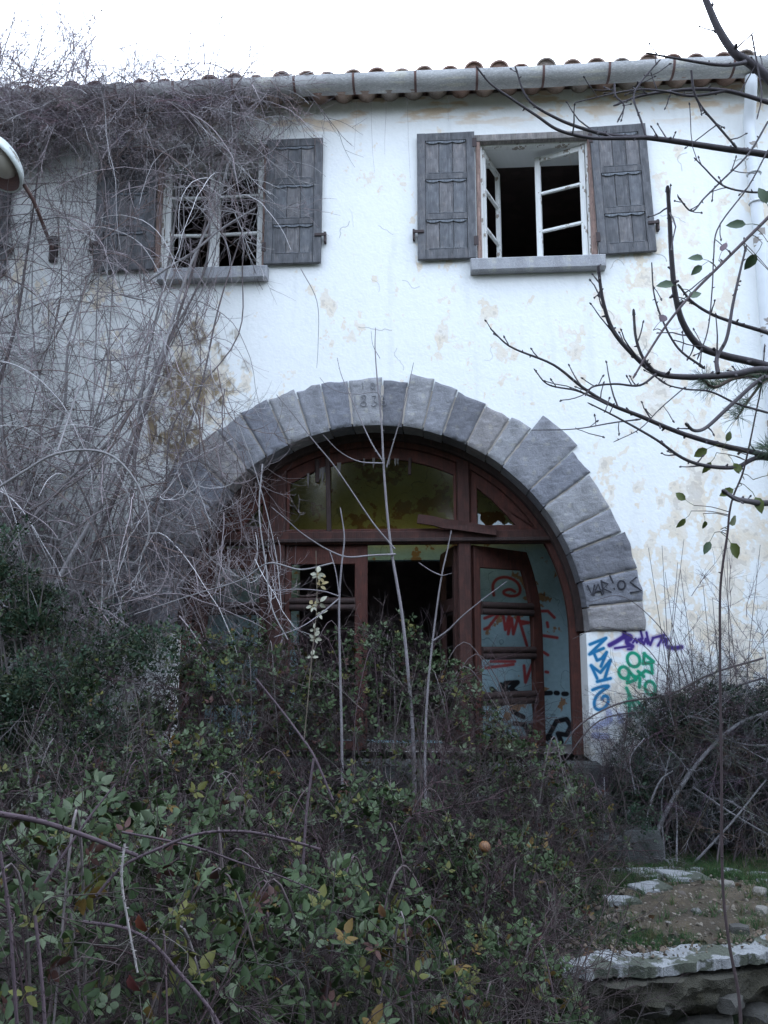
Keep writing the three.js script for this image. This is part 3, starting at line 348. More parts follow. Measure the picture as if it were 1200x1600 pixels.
// door frame, fanlight and leaves
{
  const [D0, D1, D2] = M.door, zf = -0.35;
  const ringS = poly(archPts(1.84, FLOOR, 56).concat(archPts(1.715, FLOOR, 56).reverse()));
  const df = mesh('door_frame', slabShape(ringS, -0.46, zf, 0.006), D0, house); df.userData = { label: 'dark red-brown arched timber door frame with broken fanlight' };
  { const o = poly(archPts(1.84, CY, 56).slice(1, -1).concat(archPts(1.765, CY, 56).slice(1, -1).reverse())); mesh('outer_arch_board', slabShape(o, -0.348, -0.26, 0.006), D2, df); }
  mesh('mullion', board(-1.61, -1.455, FLOOR, 3.62, -0.45, zf + 0.012, 0.012), D1, df); mesh('mullion', board(0.135, 0.255, FLOOR, 3.70, -0.45, zf + 0.012, 0.012), D1, df);
  mesh('transom', board(-2.23, 1.03, 2.915, 3.035, -0.455, zf + 0.03, 0.012), D1, df);
  mesh('transom_moulding', board(-2.2, 1.0, 2.93, 2.965, zf + 0.031, zf + 0.05, 0.008), D2, df);
  // fanlight sashes: shapes between the mullions, under the arch
  const arcSeg = (r, xa, xb, n = 20) => { const o = []; for (let k = 0; k <= n; k++) { const x = lerp(xa, xb, k / n); o.push([x, CY + Math.sqrt(r * r - (x - CX) ** 2)]); } return o; };
  const fan = (xa, xb, in_, yb) => { const s = poly([[xa, 3.036], [xb, 3.036], ...arcSeg(1.712, xb, xa)]), xi = [xa + in_, xb - in_]; const top_ = arcSeg(1.6, xi[1], xi[0]); s.holes.push(hole([[xi[0], yb], [xi[1], yb], ...top_.filter((p) => p[1] > yb)])); return s; };
  mesh('fanlight_sash', slabShape(fan(-1.453, 0.133, 0.03, 3.06), -0.43, -0.375, 0.006), D0, df);
  { const g = poly([[-1.43, 3.05], [0.11, 3.05], ...arcSeg(1.61, 0.11, -1.43)]); const pane = mesh('glass_pane', slabShape(g, -0.404, -0.4), M.glass, df); pane.userData = { label: 'dirty yellowed fanlight glass' }; }
  { const s = poly([[0.257, 3.036], [0.855, 3.036], ...arcSeg(1.712, 0.85, 0.257)]); s.holes.push(hole([[0.32, 3.085], [0.66, 3.085], [0.58, 3.18], [0.45, 3.32], [0.32, 3.43]])); mesh('fanlight_sash', slabShape(s, -0.43, -0.375, 0.006), D0, df); }
  { const s = poly([[-1.612, 3.036], [-2.05, 3.036], ...arcSeg(1.712, -2.05, -1.612)]); s.holes.push(hole([[-1.67, 3.085], [-1.86, 3.085], [-1.8, 3.18], [-1.67, 3.33]])); mesh('fanlight_sash', slabShape(s, -0.43, -0.375, 0.006), D0, df); }
  // shards left in the small fanlight, strips of old paint hanging in the big one
  M.shard = new THREE.MeshPhysicalMaterial({ color: lin(0.62, 0.68, 0.7), roughness: 0.35, transmission: 0.35, thickness: 0 });
  for (const l of [[[0.325, 3.09], [0.39, 3.09], [0.345, 3.14], [0.35, 3.19], [0.325, 3.2]], [[0.45, 3.088], [0.56, 3.088], [0.51, 3.13], [0.475, 3.105]], [[0.57, 3.088], [0.64, 3.088], [0.6, 3.11]]]) mesh('glass_shard', slabShape(poly(l), -0.404, -0.4), M.shard, df);
  const R = rng(88); M.flake = std({ color: lin(0.17, 0.155, 0.145), roughness: 0.95 });
  for (let k = 0; k < 13; k++) { const x = -1.25 + 0.85 * R(), y = CY + Math.sqrt(1.6 ** 2 - (x - CX) ** 2) + 0.01, h = 0.04 + R() * R() * 0.16, w = 0.008 + R() * 0.014; const g = slabShape(poly([[x - w, y], [x + w, y], [x + w * 0.6, y - h * 0.7], [x + (R() - 0.5) * w, y - h], [x - w * 0.7, y - h * 0.6]]), -0.372, -0.369); mesh('paint_flake', g, M.flake, df); }
  const bat = board(-0.022, 0.022, 0, 0.8, -0.372, -0.345, 0.005); const bm = mesh('broken_batten', bat, D2, df); bm.position.set(-1.045, 3.035, 0); bm.rotation.z = 0.03;
  const b2 = mesh('broken_batten', board(-0.018, 0.018, 0, 0.22, -0.372, -0.35, 0.005), D2, df); b2.position.set(-1.16, 3.5, 0); b2.rotation.z = 0.03;
  const b3 = mesh('broken_batten', board(-0.015, 0.015, 0, 0.16, -0.372, -0.35, 0.005), D2, df); b3.position.set(-0.3, 3.56, 0); b3.rotation.z = -0.04;
  // leaves
  const bars = (parent, rows, xa, xb, z) => { for (const [y, h] of rows) for (const s of [0, 1]) { const c = new THREE.CylinderGeometry(h * 0.3, h * 0.3, 1, 8); c.rotateZ(Math.PI / 2); const l = xb(y) - xa; c.scale(l, 1, 1); c.translate(xa + l / 2, y + (s ? 0.28 : -0.28) * h, z); mesh('glazing_bar', uvm(c), D2, parent); } };
  const rect = (xa, xb, ya, yb) => hole([[xa, ya], [xa, yb], [xb, yb], [xb, ya]]);
  // left leaf of the middle pair, shut
  { const s = poly([[0, 1.075], [0.762, 1.075], [0.762, 2.91], [0, 2.91]]); for (const [a, b] of [[1.16, 1.62], [1.74, 2.31], [2.43, 2.735]]) s.holes.push(rect(0.055, 0.645, a, b));
    const l = mesh('door_leaf', slabShape(s, -0.025, 0.025, 0.006), D0, df); l.position.set(-1.452, 0, -0.4); l.userData = { label: 'closed glazed door leaf left of the dark opening' }; bars(l, [[2.37, 0.1], [1.68, 0.1]], 0.05, () => 0.65, 0.03); }
  // right leaf of the middle pair, swung into the hall
  { const s = poly([[0, 1.075], [0.78, 1.075], [0.78, 2.86], [0.72, 2.905], [0, 2.905]]); for (const [a, b] of [[1.16, 1.62], [1.74, 2.31], [2.43, 2.735]]) s.holes.push(rect(0.1, 0.67, a, b));
    const l = mesh('door_leaf', slabShape(s, -0.025, 0.025, 0.006), D1, df); l.position.set(0.125, 0, -0.425); l.rotation.y = Math.PI - 1.4; l.userData = { label: 'door leaf swung inward beside the dark opening' }; bars(l, [[2.37, 0.1], [1.68, 0.1]], 0.1, () => 0.67, 0.03); }
  const xo = (y, r, x0) => (y > CY ? Math.sqrt(r * r - (y - CY) ** 2) : r) + CX - x0;
  const sideLeaf = (x0, sgn) => { const out = [[0, 1.075], [xo(1.1, 1.7, x0), 1.075]]; for (let k = 0; k <= 18; k++) { const y = lerp(CY - 0.2, 2.88, k / 18); out.push([xo(y, 1.7, x0), y]); } out.push([0, 2.905]); const s = poly(out);
    for (const [a, b] of [[1.17, 1.47], [1.58, 1.88], [1.98, 2.275], [2.39, 2.7]]) { const o = [[0.075, a]]; for (let k = 0; k <= 6; k++) { const y = lerp(a, b, k / 6); o.push([xo(y, 1.575, x0), y]); } o.push([0.075, b]); s.holes.push(hole(o)); } return s; };
  { const l = mesh('door_leaf', slabShape(sideLeaf(0.262, 1), -0.025, 0.025, 0.006), D0, df); l.position.set(0.268, 0, -0.405); l.rotation.y = 0.66; l.userData = { label: 'quarter-arched glazed side leaf hanging open inward on the right' }; bars(l, [[2.333, 0.105], [1.93, 0.1], [1.525, 0.105]], 0.07, (y) => xo(y, 1.58, 0.262), 0.03); }
  { const gS = slabShape(sideLeaf(0.417, 1), -0.025, 0.025, 0.006); gS.scale(-1, 1, 1); const ix = gS.attributes.position; for (let i = 0; i < ix.count; i += 3) for (const at of Object.values(gS.attributes)) for (let c = 0; c < at.itemSize; c++) { const a = at.array, t = a[(i + 1) * at.itemSize + c]; a[(i + 1) * at.itemSize + c] = a[(i + 2) * at.itemSize + c]; a[(i + 2) * at.itemSize + c] = t; }
    gS.computeVertexNormals(); const l = mesh('door_leaf', gS, D1, df); l.position.set(-1.615, 0, -0.4); l.userData = { label: 'closed quarter-arched side leaf on the left behind the brambles' }; for (const y of [2.333, 1.93, 1.525]) for (const s of [-0.03, 0.03]) { const c = new THREE.CylinderGeometry(0.03, 0.03, 0.46, 8); c.rotateZ(Math.PI / 2); c.translate(-0.3, y + s, 0.03); mesh('glazing_bar', uvm(c), D2, l); } }
  // steps below the doorway, mossy and dark
  M.stepStone = std({ color: lin(0.10, 0.105, 0.10), map: rep(stoneTex, 2.5), bumpMap: rep(grainBump, 5), bumpScale: 0.014, roughness: 1 });
  const st = mesh('door_steps', mergeGeometries([board(-2.75, 1.24, 0.25, FLOOR, -0.5, 0.26, 0.02), board(-2.85, 1.3, 0.2, 0.84, 0.261, 0.5, 0.02), board(-2.95, 1.36, 0.15, 0.62, 0.501, 0.74, 0.02)]), M.stepStone, house); st.userData = { label: 'grey stone steps under the doorway' };
}
{ const g = new THREE.BoxGeometry(5.5, 0.72, 0.09, 60, 10, 2), p = g.attributes.position; for (let i = 0; i < p.count; i++) { const x = p.getX(i), y = p.getY(i); p.setZ(i, p.getZ(i) + (p.getZ(i) > 0 ? 0.03 * (fbm(x * 4, y * 6, 3) - 0.5) : 0)); if (y > 0.3) p.setY(i, y + 0.04 * (fbm(x * 2, 4, 3) - 0.5)); } g.computeVertexNormals(); g.translate(4.05, 0.67, 0.03); mesh('plinth', uvm(g), M.stepStone, house); }

// ---------------------------------------------------------------- ground
const edgeZ = (x) => 2.80 - 0.25 * (x - 0.47);
function groundY(x, z) {
  const e = edgeZ(x) - 0.1 + 0.03 * (vn(x * 5, 3) - 0.5), t = sstep(e - 0.03, e + 0.1, z), far = Math.hypot(x, z - 3);
  const up = 0.4 + 0.05 * (fbm(x * 0.8 + 3, z * 0.8, 3) - 0.5) + 0.025 * (fbm(x * 5, z * 5, 3) - 0.5) + 0.05 * Math.exp(-(((x - 1.9) / 0.7) ** 2 + ((z - 1.6) / 0.6) ** 2));
  const low = 0.02 + 0.06 * (fbm(x * 2 + 9, z * 2, 3) - 0.5);
  return lerp(up, low, t) - 0.02 * Math.max(0, far - 25);
}
M.ground = std({ vertexColors: true, roughness: 1, map: rep(stoneTex, 4), bumpMap: rep(grainBump, 7), bumpScale: 0.03 });
{
  const N = 260, w = (t) => 4.5 * t + 250 * Math.pow(Math.abs(t), 7) * Math.sign(t), p = [], c = [], u = [], id = [];
  for (let j = 0; j <= N; j++) for (let i = 0; i <= N; i++) {
    const x = w(i / N * 2 - 1), z = 2.2 + w(j / N * 2 - 1), y = groundY(x, z), n = fbm(x * 3, z * 3, 4), m = sstep(0.36, 0.52, fbm(x * 1.3 + 5, z * 1.3, 4)); p.push(x, y, z); u.push(x, z);
    c.push(lerp(0.075, 0.036, m) * (0.6 + 0.8 * n), lerp(0.06, 0.056, m) * (0.6 + 0.8 * n), lerp(0.046, 0.024, m) * (0.6 + 0.8 * n));
  }
  for (let j = 0; j < N; j++) for (let i = 0; i < N; i++) { const a = j * (N + 1) + i; id.push(a, a + N + 1, a + 1, a + 1, a + N + 1, a + N + 2); }
  const g = new THREE.BufferGeometry(); g.setAttribute('position', new THREE.Float32BufferAttribute(p, 3)); g.setAttribute('color', new THREE.Float32BufferAttribute(c, 3)); g.setAttribute('uv', new THREE.Float32BufferAttribute(u, 2)); g.setIndex(id); g.computeVertexNormals();
  structure(mesh('ground', g, M.ground, scene));
  // worn path of sandy earth
  const pp = [], pc = [], pu = [], pi = [], K = new Map(), S = 0.05; const inside = (x, z) => { const q = ((x - 2.45) / 1.4) ** 2 + ((z - 1.72) / 0.62) ** 2; return q + 0.9 * (fbm(x * 2.4, z * 2.4, 4) - 0.5) < 1 && z < edgeZ(x) - 0.2; };
  const vt = (i, j) => { const k = i * 4096 + j; if (!K.has(k)) { const x = i * S, z = j * S, n = fbm(x * 9, z * 9, 4), m = fbm(x * 2 + 4, z * 2, 3); K.set(k, pp.length / 3); pp.push(x, groundY(x, z) + 0.008 + 0.012 * (n - 0.4), z); pu.push(x, z); pc.push(0.16 * (0.4 + 1.1 * n) * (0.5 + 0.8 * m), 0.122 * (0.4 + 1.1 * n) * (0.5 + 0.8 * m), 0.083 * (0.4 + 1.1 * n) * (0.5 + 0.7 * m)); } return K.get(k); };
  for (let i = 12; i < 76; i++) for (let j = 14; j < 54; j++) if (inside(i * S, j * S)) { const a = vt(i, j), b = vt(i + 1, j), e = vt(i, j + 1), f = vt(i + 1, j + 1); pi.push(a, e, b, b, e, f); }
  const h = new THREE.BufferGeometry(); h.setAttribute('position', new THREE.Float32BufferAttribute(pp, 3)); h.setAttribute('color', new THREE.Float32BufferAttribute(pc, 3)); h.setAttribute('uv', new THREE.Float32BufferAttribute(pu, 2)); h.setIndex(pi); h.computeVertexNormals();
  structure(mesh('path', h, M.ground, scene));
}
// broken concrete edge of the terrace, with the rough wall below it
M.concrete = std({ color: lin(0.42, 0.425, 0.43), map: rep(concreteTex, 1.3), bumpMap: rep(grainBump, 5), bumpScale: 0.03, roughness: 1 });
M.rock = [[0.085, 0.08, 0.07], [0.16, 0.15, 0.14], [0.06, 0.058, 0.05], [0.24, 0.22, 0.19]].map((c) => std({ color: lin(...c), map: rep(stoneTex, 3), bumpMap: rep(grainBump, 5), bumpScale: 0.01, roughness: 1 }));
function rockGeo(seed, sx, sy, sz, det = 2) { const g = new THREE.IcosahedronGeometry(1, det), p = g.attributes.position; for (let i = 0; i < p.count; i++) { const x = p.getX(i), y = p.getY(i), z = p.getZ(i), k = 0.75 + 0.5 * fbm(x * 1.4 + seed, y * 1.4 + z * 1.1 + seed * 2, 3); p.setXYZ(i, clamp(x * k, -0.8, 0.8) * sx, clamp(y * k, -0.75, 0.75) * sy, clamp(z * k, -0.8, 0.8) * sz); } g.computeVertexNormals(); return uvm(toCreasedNormals(g, 0.5)); }
{
  const edge = thing('terrace_edge', 'low crumbling terrace wall with a whitish broken concrete top beside the sandy path', 'wall');
  const segs = [[0.42, 0.78], [0.775, 1.22], [1.21, 1.75], [1.74, 2.4]];
  segs.forEach(([a, b], k) => {
    const g = new THREE.BoxGeometry(b - a, 0.034, 0.26, 40, 3, 18), p = g.attributes.position;
    for (let i = 0; i < p.count; i++) { const x = p.getX(i) + (a + b) / 2, t = p.getZ(i) / 0.26, back = 0.01 + 0.24 * fbm(x * 4 + 8, 4, 4) * (k === 0 ? 0.5 : 1), fr = 0.075 * (fbm(x * 22 + 20, 1, 5) - 0.5), z = edgeZ(x) - 0.03 + (t > 0 ? t * 0.14 * 1 + fr * t * 2 : t * 2 * (back + 0.03)), y0 = p.getY(i);
      p.setXYZ(i, x, groundY(x, edgeZ(x) - 0.35) + 0.025 + y0 + (y0 > 0 ? 0.05 * (fbm(x * 13, z * 13, 5) - 0.5) + 0.03 * (fbm(x * 1.5, 9, 2) - 0.5) : -0.03 * fbm(x * 9, z * 9, 2)), z + 0.02 * (vn(x * 22, t * 8) - 0.5)); }
    g.computeVertexNormals(); mesh('concrete_slab', uvm(toCreasedNormals(g, 0.9)), M.concrete, edge);
  });
  const wg = new THREE.BoxGeometry(3.4, 0.5, 0.22, 170, 30, 2), p = wg.attributes.position; for (let i = 0; i < p.count; i++) { const x = p.getX(i) + 1.9, y = p.getY(i) + 0.12; p.setXYZ(i, x, y, edgeZ(x) - 0.06 + p.getZ(i) + (p.getZ(i) > 0.05 ? 0.3 * (fbm(x * 6, y * 8, 5) - 0.5) - 0.1 * sstep(0.3, 0.1, y) : 0)); } wg.computeVertexNormals();
  M.earth = std({ color: lin(0.055, 0.05, 0.034), map: rep(stoneTex, 3), bumpMap: rep(grainBump, 4), bumpScale: 0.02, roughness: 1 });
  mesh('rubble_core', uvm(toCreasedNormals(wg, 1)), M.earth, edge);
  const R = rng(311); for (const [x, y, s] of [[1.02, 0.22, 0.09], [1.2, 0.27, 0.07], [1.42, 0.24, 0.11], [1.58, 0.14, 0.12], [0.78, 0.2, 0.07], [1.27, 0.12, 0.1], [1.95, 0.2, 0.13], [2.25, 0.12, 0.11]]) { const r = mesh('rubble_stone', rockGeo(x * 7, s * (1 + R()), s * 0.6, s * 0.8, 1), M.rock[R() * 3 | 0], edge); r.position.set(x, y, edgeZ(x) - 0.02); r.rotation.set((R() - 0.5), R() * 3, (R() - 0.5) * 0.6); }
}
// flat slabs and loose stones on the terrace
const slabSpots = [[1.40, 1.02, 0.16, 0.11, 'pale square paving slab lying flat, left of a touching pair', 0.2], [1.60, 1.10, 0.17, 0.12, 'pale square paving slab lying flat, right of a touching pair', 0.12], [1.31, 1.42, 0.13, 0.08, 'light pointed slab alone between the paving pair and the leaf litter', 0.4], [1.08, 1.64, 0.12, 0.055, 'flat mossy-edged stone nearest the brambles', 0.1], [2.25, 1.25, 0.22, 0.07, 'long flat stone at the right edge of the path', -0.1]];
for (const [x, z, sx, sz, label, ry] of slabSpots) {
  const R = rng(x * 1000 | 0), pts = [], n = 8; for (let k = 0; k < n; k++) { const a = k / n * 6.283 + 0.785, q = 1 / Math.max(Math.abs(Math.cos(a)), Math.abs(Math.sin(a))) * (0.93 + 0.1 * R()); pts.push([Math.cos(a) * q * sx * 0.85, Math.sin(a) * q * sz * 0.95]); }
  const g = new THREE.ExtrudeGeometry(poly(pts), { depth: 0.035, bevelEnabled: true, bevelSize: 0.006, bevelThickness: 0.008, bevelSegments: 1 }); g.rotateX(-Math.PI / 2); const m = top(mesh('paving_slab', uvm(g), M.concrete, scene), label, 'slab', 'slabs on the terrace'); m.position.set(x, groundY(x, z) - 0.006, z); m.rotation.set((R() - 0.5) * 0.1, ry, (R() - 0.5) * 0.1);
}
{ // curved row of stones between the grass and the path
  const R = rng(77), kerb = thing('path_kerb', 'curved line of thin pale kerb stones between the grass and the sandy path', 'kerb');
  for (let k = 0; k < 9; k++) { const t = k / 8, x = 1.22 + 1.5 * t, z = 0.93 - 0.10 * Math.sin(t * 3) + 0.18 * t * t, g = rockGeo(k * 3.1, 0.12, 0.035, 0.055, 2), m = mesh('kerb_stone', g, M.concrete, kerb); m.position.set(x, groundY(x, z) + 0.012, z); m.rotation.y = -0.1 + (R() - 0.5) * 0.2; }
}
[[1.80, 1.38, 0.045, 'pale angular stone on the sandy path'], [1.86, 1.82, 0.04, 'rounded yellowish stone in the middle of the sandy path'], [1.47, 1.86, 0.03, 'small blue-grey pebble left of the yellowish stone'], [1.62, 2.14, 0.05, 'flattish brown stone just behind the concrete edge'], [1.95, 1.55, 0.05, 'ochre stone at the right of the sandy path'], [2.05, 1.62, 0.06, 'larger ochre stone against the right edge'], [0.72, 1.92, 0.045, 'pinkish stone lying in the leaf litter'], [1.62, 1.86, 0.022, 'tiny white pebble between two path stones'], [1.27, 2.0, 0.02, 'white chip behind the concrete edge'], [0.96, 1.2, 0.04, 'brown stone at the end of the grass']].forEach(([x, z, s, label], k) => {
  const m = top(mesh('stone', rockGeo(k * 5.3 + 1, s * 1.25, s * 0.8, s), M.rock[[3, 3, 1, 0, 3, 3, 1, 3, 3, 0][k]], scene), label, 'stone', 'loose stones on the terrace'); m.position.set(x, groundY(x, z) + s * 0.35, z); m.rotation.y = k;
});
{ const m = top(mesh('stone_block', (() => { const g = new THREE.BoxGeometry(0.34, 0.38, 0.3, 8, 8, 8), p = g.attributes.position; for (let i = 0; i < p.count; i++) { const x = p.getX(i), y = p.getY(i), z = p.getZ(i), t = y > 0.1 ? 1 - (y - 0.1) * 1.6 : 1; p.setXYZ(i, x * t + 0.02 * (vn(y * 9, z * 9) - 0.5), y + 0.02 * (vn(x * 9, z * 9) - 0.5), z * t); } g.computeVertexNormals(); return uvm(toCreasedNormals(g, 0.6)); })(), M.stepStone, scene), 'dark grey stone block with a sloped top at the end of the steps', 'stone block'); m.position.set(1.42, 0.5, 0.62); m.scale.setScalar(0.85); }

// ---------------------------------------------------------------- traced stems, metres: [radius at base, at tip, points]
const SAPLING = [
  [0.026, 0.004, [[-0.195, 1.031, 1.7], [-0.205, 1.424, 1.689], [-0.225, 1.705, 1.678], [-0.274, 2.202, 1.667], [-0.35, 2.672, 1.656], [-0.394, 3.158, 1.644], [-0.413, 3.521, 1.633], [-0.441, 3.801, 1.622], [-0.46, 4.086, 1.611], [-0.457, 4.219, 1.6]]],
  [0.009, 0.004, [[-0.398, 3.228, 1.65], [-0.561, 3.226, 1.733], [-0.682, 3.279, 1.817], [-0.778, 3.369, 1.9]]],
  [0.011, 0.004, [[-0.321, 2.638, 1.65], [-0.455, 2.797, 1.7], [-0.602, 3.016, 1.75], [-0.726, 3.196, 1.8], [-0.863, 3.361, 1.85], [-0.973, 3.504, 1.9], [-1.082, 3.632, 1.95]]],
  [0.009, 0.003, [[-0.403, 3.248, 1.64], [-0.476, 3.369, 1.612], [-0.546, 3.519, 1.584], [-0.627, 3.71, 1.556], [-0.709, 3.909, 1.528], [-0.742, 4.039, 1.5]]],
  [0.009, 0.003, [[-0.376, 3.199, 1.66], [-0.338, 3.324, 1.695], [-0.279, 3.511, 1.73], [-0.225, 3.706, 1.765], [-0.184, 3.882, 1.8]]],
  [0.012, 0.004, [[-0.315, 2.601, 1.67], [-0.474, 2.589, 1.717], [-0.636, 2.576, 1.764], [-0.761, 2.623, 1.811], [-0.831, 2.664, 1.859], [-0.938, 2.739, 1.906], [-0.993, 2.791, 1.953], [-1.089, 2.872, 2]]],
  [0.005, 0.002, [[-0.414, 3.617, 1.62], [-0.438, 3.726, 1.656], [-0.568, 3.709, 1.692], [-0.697, 3.718, 1.728], [-0.78, 3.754, 1.764], [-0.82, 3.798, 1.8]]],
  [0.004, 0.002, [[-0.425, 3.995, 1.6], [-0.474, 4.087, 1.61], [-0.487, 4.188, 1.62]]],
];
const SHOOT_A = [
  [0.013, 0.005, [[-0.639, 1.404, 1.9], [-0.65, 1.755, 1.9], [-0.663, 2.275, 1.9], [-0.648, 2.521, 1.9], [-0.633, 2.687, 1.9], [-0.66, 2.875, 1.9]]],
  [0.006, 0.003, [[-0.663, 2.308, 1.9], [-0.742, 2.335, 1.925], [-0.862, 2.35, 1.95], [-1.021, 2.345, 1.975], [-1.078, 2.336, 2]]],
  [0.007, 0.003, [[-0.663, 2.296, 1.9], [-0.775, 2.192, 1.967], [-0.885, 2.111, 2.033], [-1.031, 2.051, 2.1]]],
  [0.005, 0.003, [[-0.663, 2.316, 1.9], [-0.696, 2.484, 1.85], [-0.742, 2.616, 1.8]]],
];
const SHOOT_B = [
  [0.012, 0.004, [[-0.121, 1.344, 2], [-0.102, 1.723, 2], [-0.068, 2.032, 2], [-0.009, 2.427, 2], [0.033, 2.607, 2], [0.054, 2.708, 2]]],
  [0.006, 0.004, [[-0.005, 2.427, 2], [-0.068, 2.451, 2.05], [-0.145, 2.498, 2.1]]],
  [0.009, 0.003, [[-0.068, 2.024, 2], [0.027, 2.09, 2.05], [0.105, 2.166, 2.1], [0.22, 2.259, 2.15], [0.371, 2.37, 2.2]]],
  [0.004, 0.002, [[-0.009, 2.427, 2], [0.05, 2.434, 2.1]]],
];
